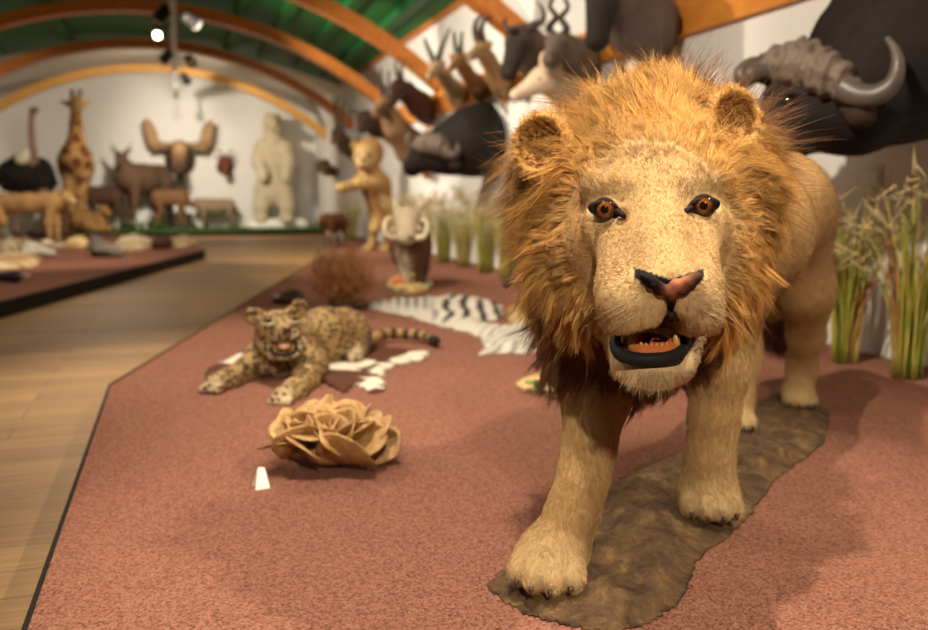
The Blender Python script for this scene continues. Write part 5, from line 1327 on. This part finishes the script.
# hides, skulls and stones along the left platform
def hide_(name, label, pix, col, col2=None, seed=1, zz=.03):
    t = thing(name, on_z(*np.mean(np.array(pix), 0)), label, 'hide' if 'hide' in name else 'stone')
    sheet('hide', wavy(zpoly(pix), .012, 6), .035, lambda x, y, d: .008+zz*smooth(d, 0, .12)+zz*.5*smooth(d, 0, .1)*(.5+.5*vnoise(x, y, 9, seed)), lambda x, y, d: lerp(A(*col), A(*(col2 or col)), smooth(vnoise(x, y, 7, seed+5), -.1, .3)[:, None]), M_hide, t)
hide_('animal_hide', 'pale cream hide lying along the middle of the left platform', [(112, 246), (122, 240), (140, 239), (155, 242), (154, 248), (138, 251), (120, 251)], (.66, .52, .34), (.50, .36, .2), 2, .06)
hide_('animal_hide', 'yellowish hide lying in front of the giraffe', [(62, 246), (70, 241), (86, 240), (92, 243), (88, 247), (74, 249)], (.60, .46, .22), (.5, .3, .12), 3, .06)
hide_('animal_hide', 'tan and white hide lying at the left edge of the photo', [(-14, 262), (2, 255), (22, 252), (38, 256), (42, 263), (30, 268), (4, 270), (-14, 271)], (.66, .52, .33), (.42, .24, .10), 4, .05)
hide_('animal_hide', 'cream hide with brown edge near the far tip of the left platform', [(168, 246), (172, 240), (186, 238), (198, 241), (196, 246), (180, 248)], (.62, .47, .28), (.4, .24, .12), 6, .05)
def rock(name, label, px, py, r, col, seed, cat='stone', up=.75):
    p = on_z(px, py); t = thing(name, p, label, cat); s = Solid(.04); rg_ = np.random.default_rng(seed)
    s.ell(p+A(0, 0, r*up*.8), A(1, .9, up)*r, col=col); s.ell(p+A(r*.5, rg_.normal(0, .2)*r, r*.5), A(.6, .6, .5)*r, col=col); s.ell(p+A(-r*.5, rg_.normal(0, .2)*r, r*.45), A(.55, .6, .45)*r, col=col)
    V, F = s.mesh(max(.012, r*.12)); V = V+r*.10*vnoise(V[:, 0]+V[:, 2], V[:, 1], 3.2/r, seed)[:, None]*vnormals(V, F); V[:, 2] = np.maximum(V[:, 2], .001)
    mesh_obj('stone', V, F, M_coat, t, True, np.tile(A(*col), (len(V), 1))); return t
rock('round_stone', 'dark round stone between the two pale hides at the left platform tip', 162, 249, .14, (.12, .06, .04), 1)
rock('round_stone', 'grey green boulder between the lioness and the giraffe', 46, 238, .20, (.24, .22, .17), 2, up=1.0)
rock('round_stone', 'small pale stone on the carpet below the tan lioness', 47, 247, .085, (.62, .50, .36), 3)
rock('round_stone', 'pale flat stone to the right of the small pale stone', 58, 250, .12, (.60, .42, .28), 4, up=.4)
def skull(label, px, py, ang, sc, col=(.70, .58, .38)):
    p = on_z(px, py); t = thing('animal_skull', p, label, 'skull', 'skulls on the left platform'); s = Solid(.02*sc)
    s.ell((0, 0, .085*sc), A(.11, .085, .085)*sc, col=col, k=.03*sc); s.cone((.06*sc, 0, .075*sc), (.25*sc, 0, .045*sc), .06*sc, .035*sc, col, .03*sc)
    for y in (-1, 1): s.cone((.05*sc, .07*y*sc, .07*sc), (-.03*sc, .10*y*sc, .06*sc), .02*sc, .02*sc, col, .02*sc); s.ell((.085*sc, .055*y*sc, .10*sc), A(.032, .03, .028)*sc, k=.01*sc, cut=True)
    V, F = s.mesh(.013*sc); V[:, 2] = np.maximum(V[:, 2], .001); mesh_obj('skull', put(V, p, ang), F, M_coat, t, True, s.colors(V, col))
    for y in (-1, 1): horn(t, [put(A(-.05, .05*y, .14)*sc, p, ang), put(A(-.14, .12*y, .20)*sc, p, ang), put(A(-.26, .14*y, .17)*sc, p, ang)], .022*sc, .004, M_hornp, 10)
skull('cream horned skull nearest the left edge of the photo', 8, 256, -.8, 1.2); skull('white horned skull on the tan and white hide', 31, 257, -.4, 1.15, (.78, .72, .62))
p = on_z(8, 283); t = thing('dark_bird', p, 'dark purplish bird with a white head lying at the near edge of the left platform', 'bird')
s = Solid(.03); dz = A(0, 0, 1); ax = unit(on_z(24, 283)-p)
s.cone(p-ax*.10+dz*.05, p+ax*.06+dz*.055, .035, .05, (.05, .035, .05), .03); s.cone(p+ax*.06+dz*.055, p+ax*.14+dz*.06, .045, .03, (.05, .035, .05), .03); s.ell(p+ax*.165+dz*.055, (.035, .035, .03), col=(.72, .62, .5), k=.015); s.cone(p-ax*.10+dz*.04, p-ax*.28+dz*.02, .03, .015, (.03, .02, .03), .02)
V, F = s.mesh(.009); V[:, 2] = np.maximum(V[:, 2], .001); mesh_obj('body', V, F, M_coat, t, True, s.colors(V))
for sy in (-1, 1): small_eye(p+ax*.175+dz*.065+A(-ax[1], ax[0], 0)*sy*.028, .006, t)
t2 = Solid(.01).cone(p+ax*.19+dz*.052, p+ax*.225+dz*.045, .012, .003, (.3, .2, .08)); V, F = t2.mesh(.005); mesh_obj('beak', V, F, M_coat, t, True, t2.colors(V))
# ================================================================== FAR WALL
def on_pl(px, py): return on_z(px, py, PLZ)
def far(px, Y): r = on_y(px, 220, Y); return A(r[0], Y, PLZ)
quad('eland', 'big brown eland mount with short horns in the middle of the far group', 'antelope', far(146, 21.30), -2.35, 1.42, 1.10, (.135, .075, .045), br=.215, neck=(.10, .24), hl=.20, hr=.085, legr=.032, ears=.09, horns=([(.03, 0, 0), (.10, .02, .08), (.16, .03, .18)], .026), yaw=.5, h=.035)
quad('small_antelope', 'small brown antelope at the left of the far group', 'antelope', far(104, 20.85), math.pi+.5, .92, .62, (.10, .048, .028), br=.20, neck=(.10, -.02), hl=.22, hr=.08, h=.03)
quad('small_antelope', 'brown antelope with lowered head at the right of the far group', 'antelope', far(171, 20.85), .0, .86, .62, (.19, .095, .042), br=.19, neck=(.16, -.22), hl=.2, hr=.085, h=.03)
quad('sheep', 'pale wild sheep standing alone on the turf by the far wall', 'sheep', far(216, 21.45), math.pi+.15, .66, .74, (.31, .23, .14), (.40, .31, .21), br=.24, neck=(.16, .10), hl=.22, hr=.11, legr=.045, ears=.06, h=.024)
for i in range(5):
    px = 122+i*9.5; p = far(px, 20.62); t = thing('turf_tuft', p, ['dark leafy tuft at the left foot of the eland', 'second dark leafy tuft from the left below the eland', 'middle dark leafy tuft below the eland', 'fourth dark leafy tuft from the left below the eland', 'dark leafy tuft by the lowered-head antelope\'s feet'][i], 'plant', 'leafy tufts on the turf plinth')
    m = MB(); rr = np.random.default_rng(i)
    for k in range(22):
        az = rr.random()*6.28; d = A(math.cos(az)*.12, math.sin(az)*.12, .10+.1*rr.random()); m.tube([p+d*.05, p+d*.6+A(0, 0, .03), p+d], [.012, .012, .003], 5, True, .4)
    m.build('leaves', M_grassmat, t, True)
# moose head
def far_mount(name, label, cat, px, py, prot, col, face, r, hl, extra=None, down=.55, shield=True):
    b = on_y(px, py, FY-.02); t = thing(name, b, label, cat, 'mounted heads on the far wall'); s = Solid(.05)
    pol = b+A(0, -prot*.75, .10*r/.2); mz = pol+unit(A(-.05, -.8, -down))*hl
    s.cone(b+A(0, .0, -.05), pol, r*1.15, r*.72, col, .08); s.cone(pol, mz, r*.66, r*.42, face, .05); s.ell(mz, A(1, 1, 1)*r*.46, col=face, k=.03)
    return b, t, s, pol, mz
b, t, s, pol, mz = far_mount('mounted_moose_head', 'moose head with broad palm antlers on the far wall', 'mounted head', 180, 158, .7, (.13, .065, .035), (.30, .16, .08), .30, .62)
s.ell(lerp(pol, mz, .25)+A(0, -.10, .10), (.15, .14, .16), col=(.58, .36, .16), k=.05); s.ell(mz+A(0, -.07, -.07), (.17, .17, .16), col=(.05, .028, .02), k=.04); s.cone(mz+A(0, .3, -.22), mz+A(0, .28, -.52), .07, .035, (.10, .06, .04), .05)
for sx in (-1, 1): s.cone(pol+A(sx*.15, 0, .05), pol+A(sx*.42, .05, .02), .06, .03, (.16, .09, .05), .03)
V, F = s.mesh(.03); V[:, 1] = np.minimum(V[:, 1], FY-.002); mesh_obj('head', V, F, M_coat, t, True, s.colors(V, sharp=.04))
M_ant = flat_mat('antler', (.30, .18, .085), .6, .25, var=.6, scale=5, bump=.3)
for sx in (-1, 1):
    s = Solid(.05); o_ = pol+A(sx*.12, -.02, .12); s.chain([o_, o_+A(sx*.26, -.04, .0), o_+A(sx*.40, -.05, .06)], [.055, .05, .06])
    s.ell(o_+A(sx*.46, .0, .20), (.135, .07, .36), R=np.array([[math.cos(.25*sx), 0, -math.sin(.25*sx)], [0, 1, 0], [math.sin(.25*sx), 0, math.cos(.25*sx)]]), k=.06)
    for k in range(5): s.cone(o_+A(sx*(.48+.03*k), -.02, .02+.11*k), o_+A(sx*(.64-.02*abs(k-2)), -.10, .06+.13*k), .04, .015, k=.03)
    V, F = s.mesh(.026); mesh_obj('antler', V, F, M_ant, t)
for sx in (-1, 1): small_eye(pol+A(sx*.19, -.24, -.02), .03, t)
b, t, s, pol, mz = far_mount('mounted_antelope_head', 'small reddish brown mounted head with short horns on the far wall', 'mounted head', 225, 165, .4, (.20, .07, .035), (.17, .06, .03), .17, .34, down=1.2)
for sx in (-1, 1): s.cone(pol+A(sx*.08, 0, .04), pol+A(sx*.24, 0, .10), .04, .02, (.18, .07, .04), .02)
V, F = s.mesh(.022); V[:, 1] = np.minimum(V[:, 1], FY-.002); mesh_obj('head', V, F, M_coat, t, True, s.colors(V, sharp=.04))
for sx in (-1, 1): horn(t, [pol+A(sx*.06, 0, .10), pol+A(sx*.10, .02, .20), pol+A(sx*.20, .0, .26)], .026, .008); small_eye(pol+A(sx*.10, -.12, .0), .018, t)
# polar bear
PBX = on_y(273, 220, 21.25); pb_ = A(PBX[0], 21.25, PLZ); Yb = w2c(pb_)[1]; q = lambda px, py, dy=0: W(px, py, Yb+dy)
t = thing('snow_mound', pb_, 'white snowy base under the polar bear', 'base')
s = Solid(.06)
for x, r in ((258, .20), (268, .26), (280, .27), (292, .22), (301, .14)): s.ell(A(*on_y(x, 226, 21.22)*A(1, 1, 0)+A(0, 0, PLZ+.04)), (r*1.2, r*1.0, .16))
V, F = s.mesh(.03); V[:, 2] = np.maximum(V[:, 2], PLZ+.001); mesh_obj('snow', V, F, flat_mat('snow', (.80, .77, .70), .8, .2, var=.05, bump=.3), t)
t = thing('polar_bear', pb_+A(0, 0, .17), 'cream polar bear mount standing upright on a white base by the far wall', 'polar bear')
s = Solid(.1); PB = (.66, .56, .38)
s.ell(q(273, 176, .05), (.34, .32, .60), col=PB, k=.15); s.ell(q(273, 152, 0), (.31, .30, .42), col=PB, k=.15); s.ell(q(273, 190, .05), (.37, .34, .38), col=PB, k=.12)
s.cone(q(273, 142, -.05), q(272, 128, -.12), .22, .19, PB, .08); s.ell(q(272, 122, -.15), (.205, .24, .19), col=PB, k=.06); s.cone(q(273, 124, -.30), q(277, 126, -.56), .13, .085, PB, .06)
for x, y in ((266, 115), (279, 115)): s.ell(q(x, y, -.05), (.06, .04, .06), col=PB, k=.03)
for x0, x1, x2 in ((262, 259, 263), (285, 288, 286)): s.chain([q(x0, 148, -.1), q(x1, 162, -.22), q(x2, 174, -.42), q(x2, 178, -.48)], [.19, .16, .12, .11], PB, .08)
for x0, x1 in ((264, 261), (283, 287)): s.chain([q(x0, 190, 0), q(x1, 206, -.05), q(x1, 219, 0)], [.23, .18, .16], PB, .06); s.ell(q(x1, 220.5, -.14), (.17, .26, .10), col=PB, k=.06)
V, F = s.mesh(.035); mesh_obj('body', V, F, M_coat, t, True, s.colors(V, PB, .05))
s = Solid(.02).ell(q(277.5, 124.5, -.65), (.05, .04, .04), col=(.02, .015, .012)); V, F = s.mesh(.014); mesh_obj('nose', V, F, M_wet, t, True, s.colors(V))
for x in (270, 276): small_eye(q(x, 120, -.37), .024, t)
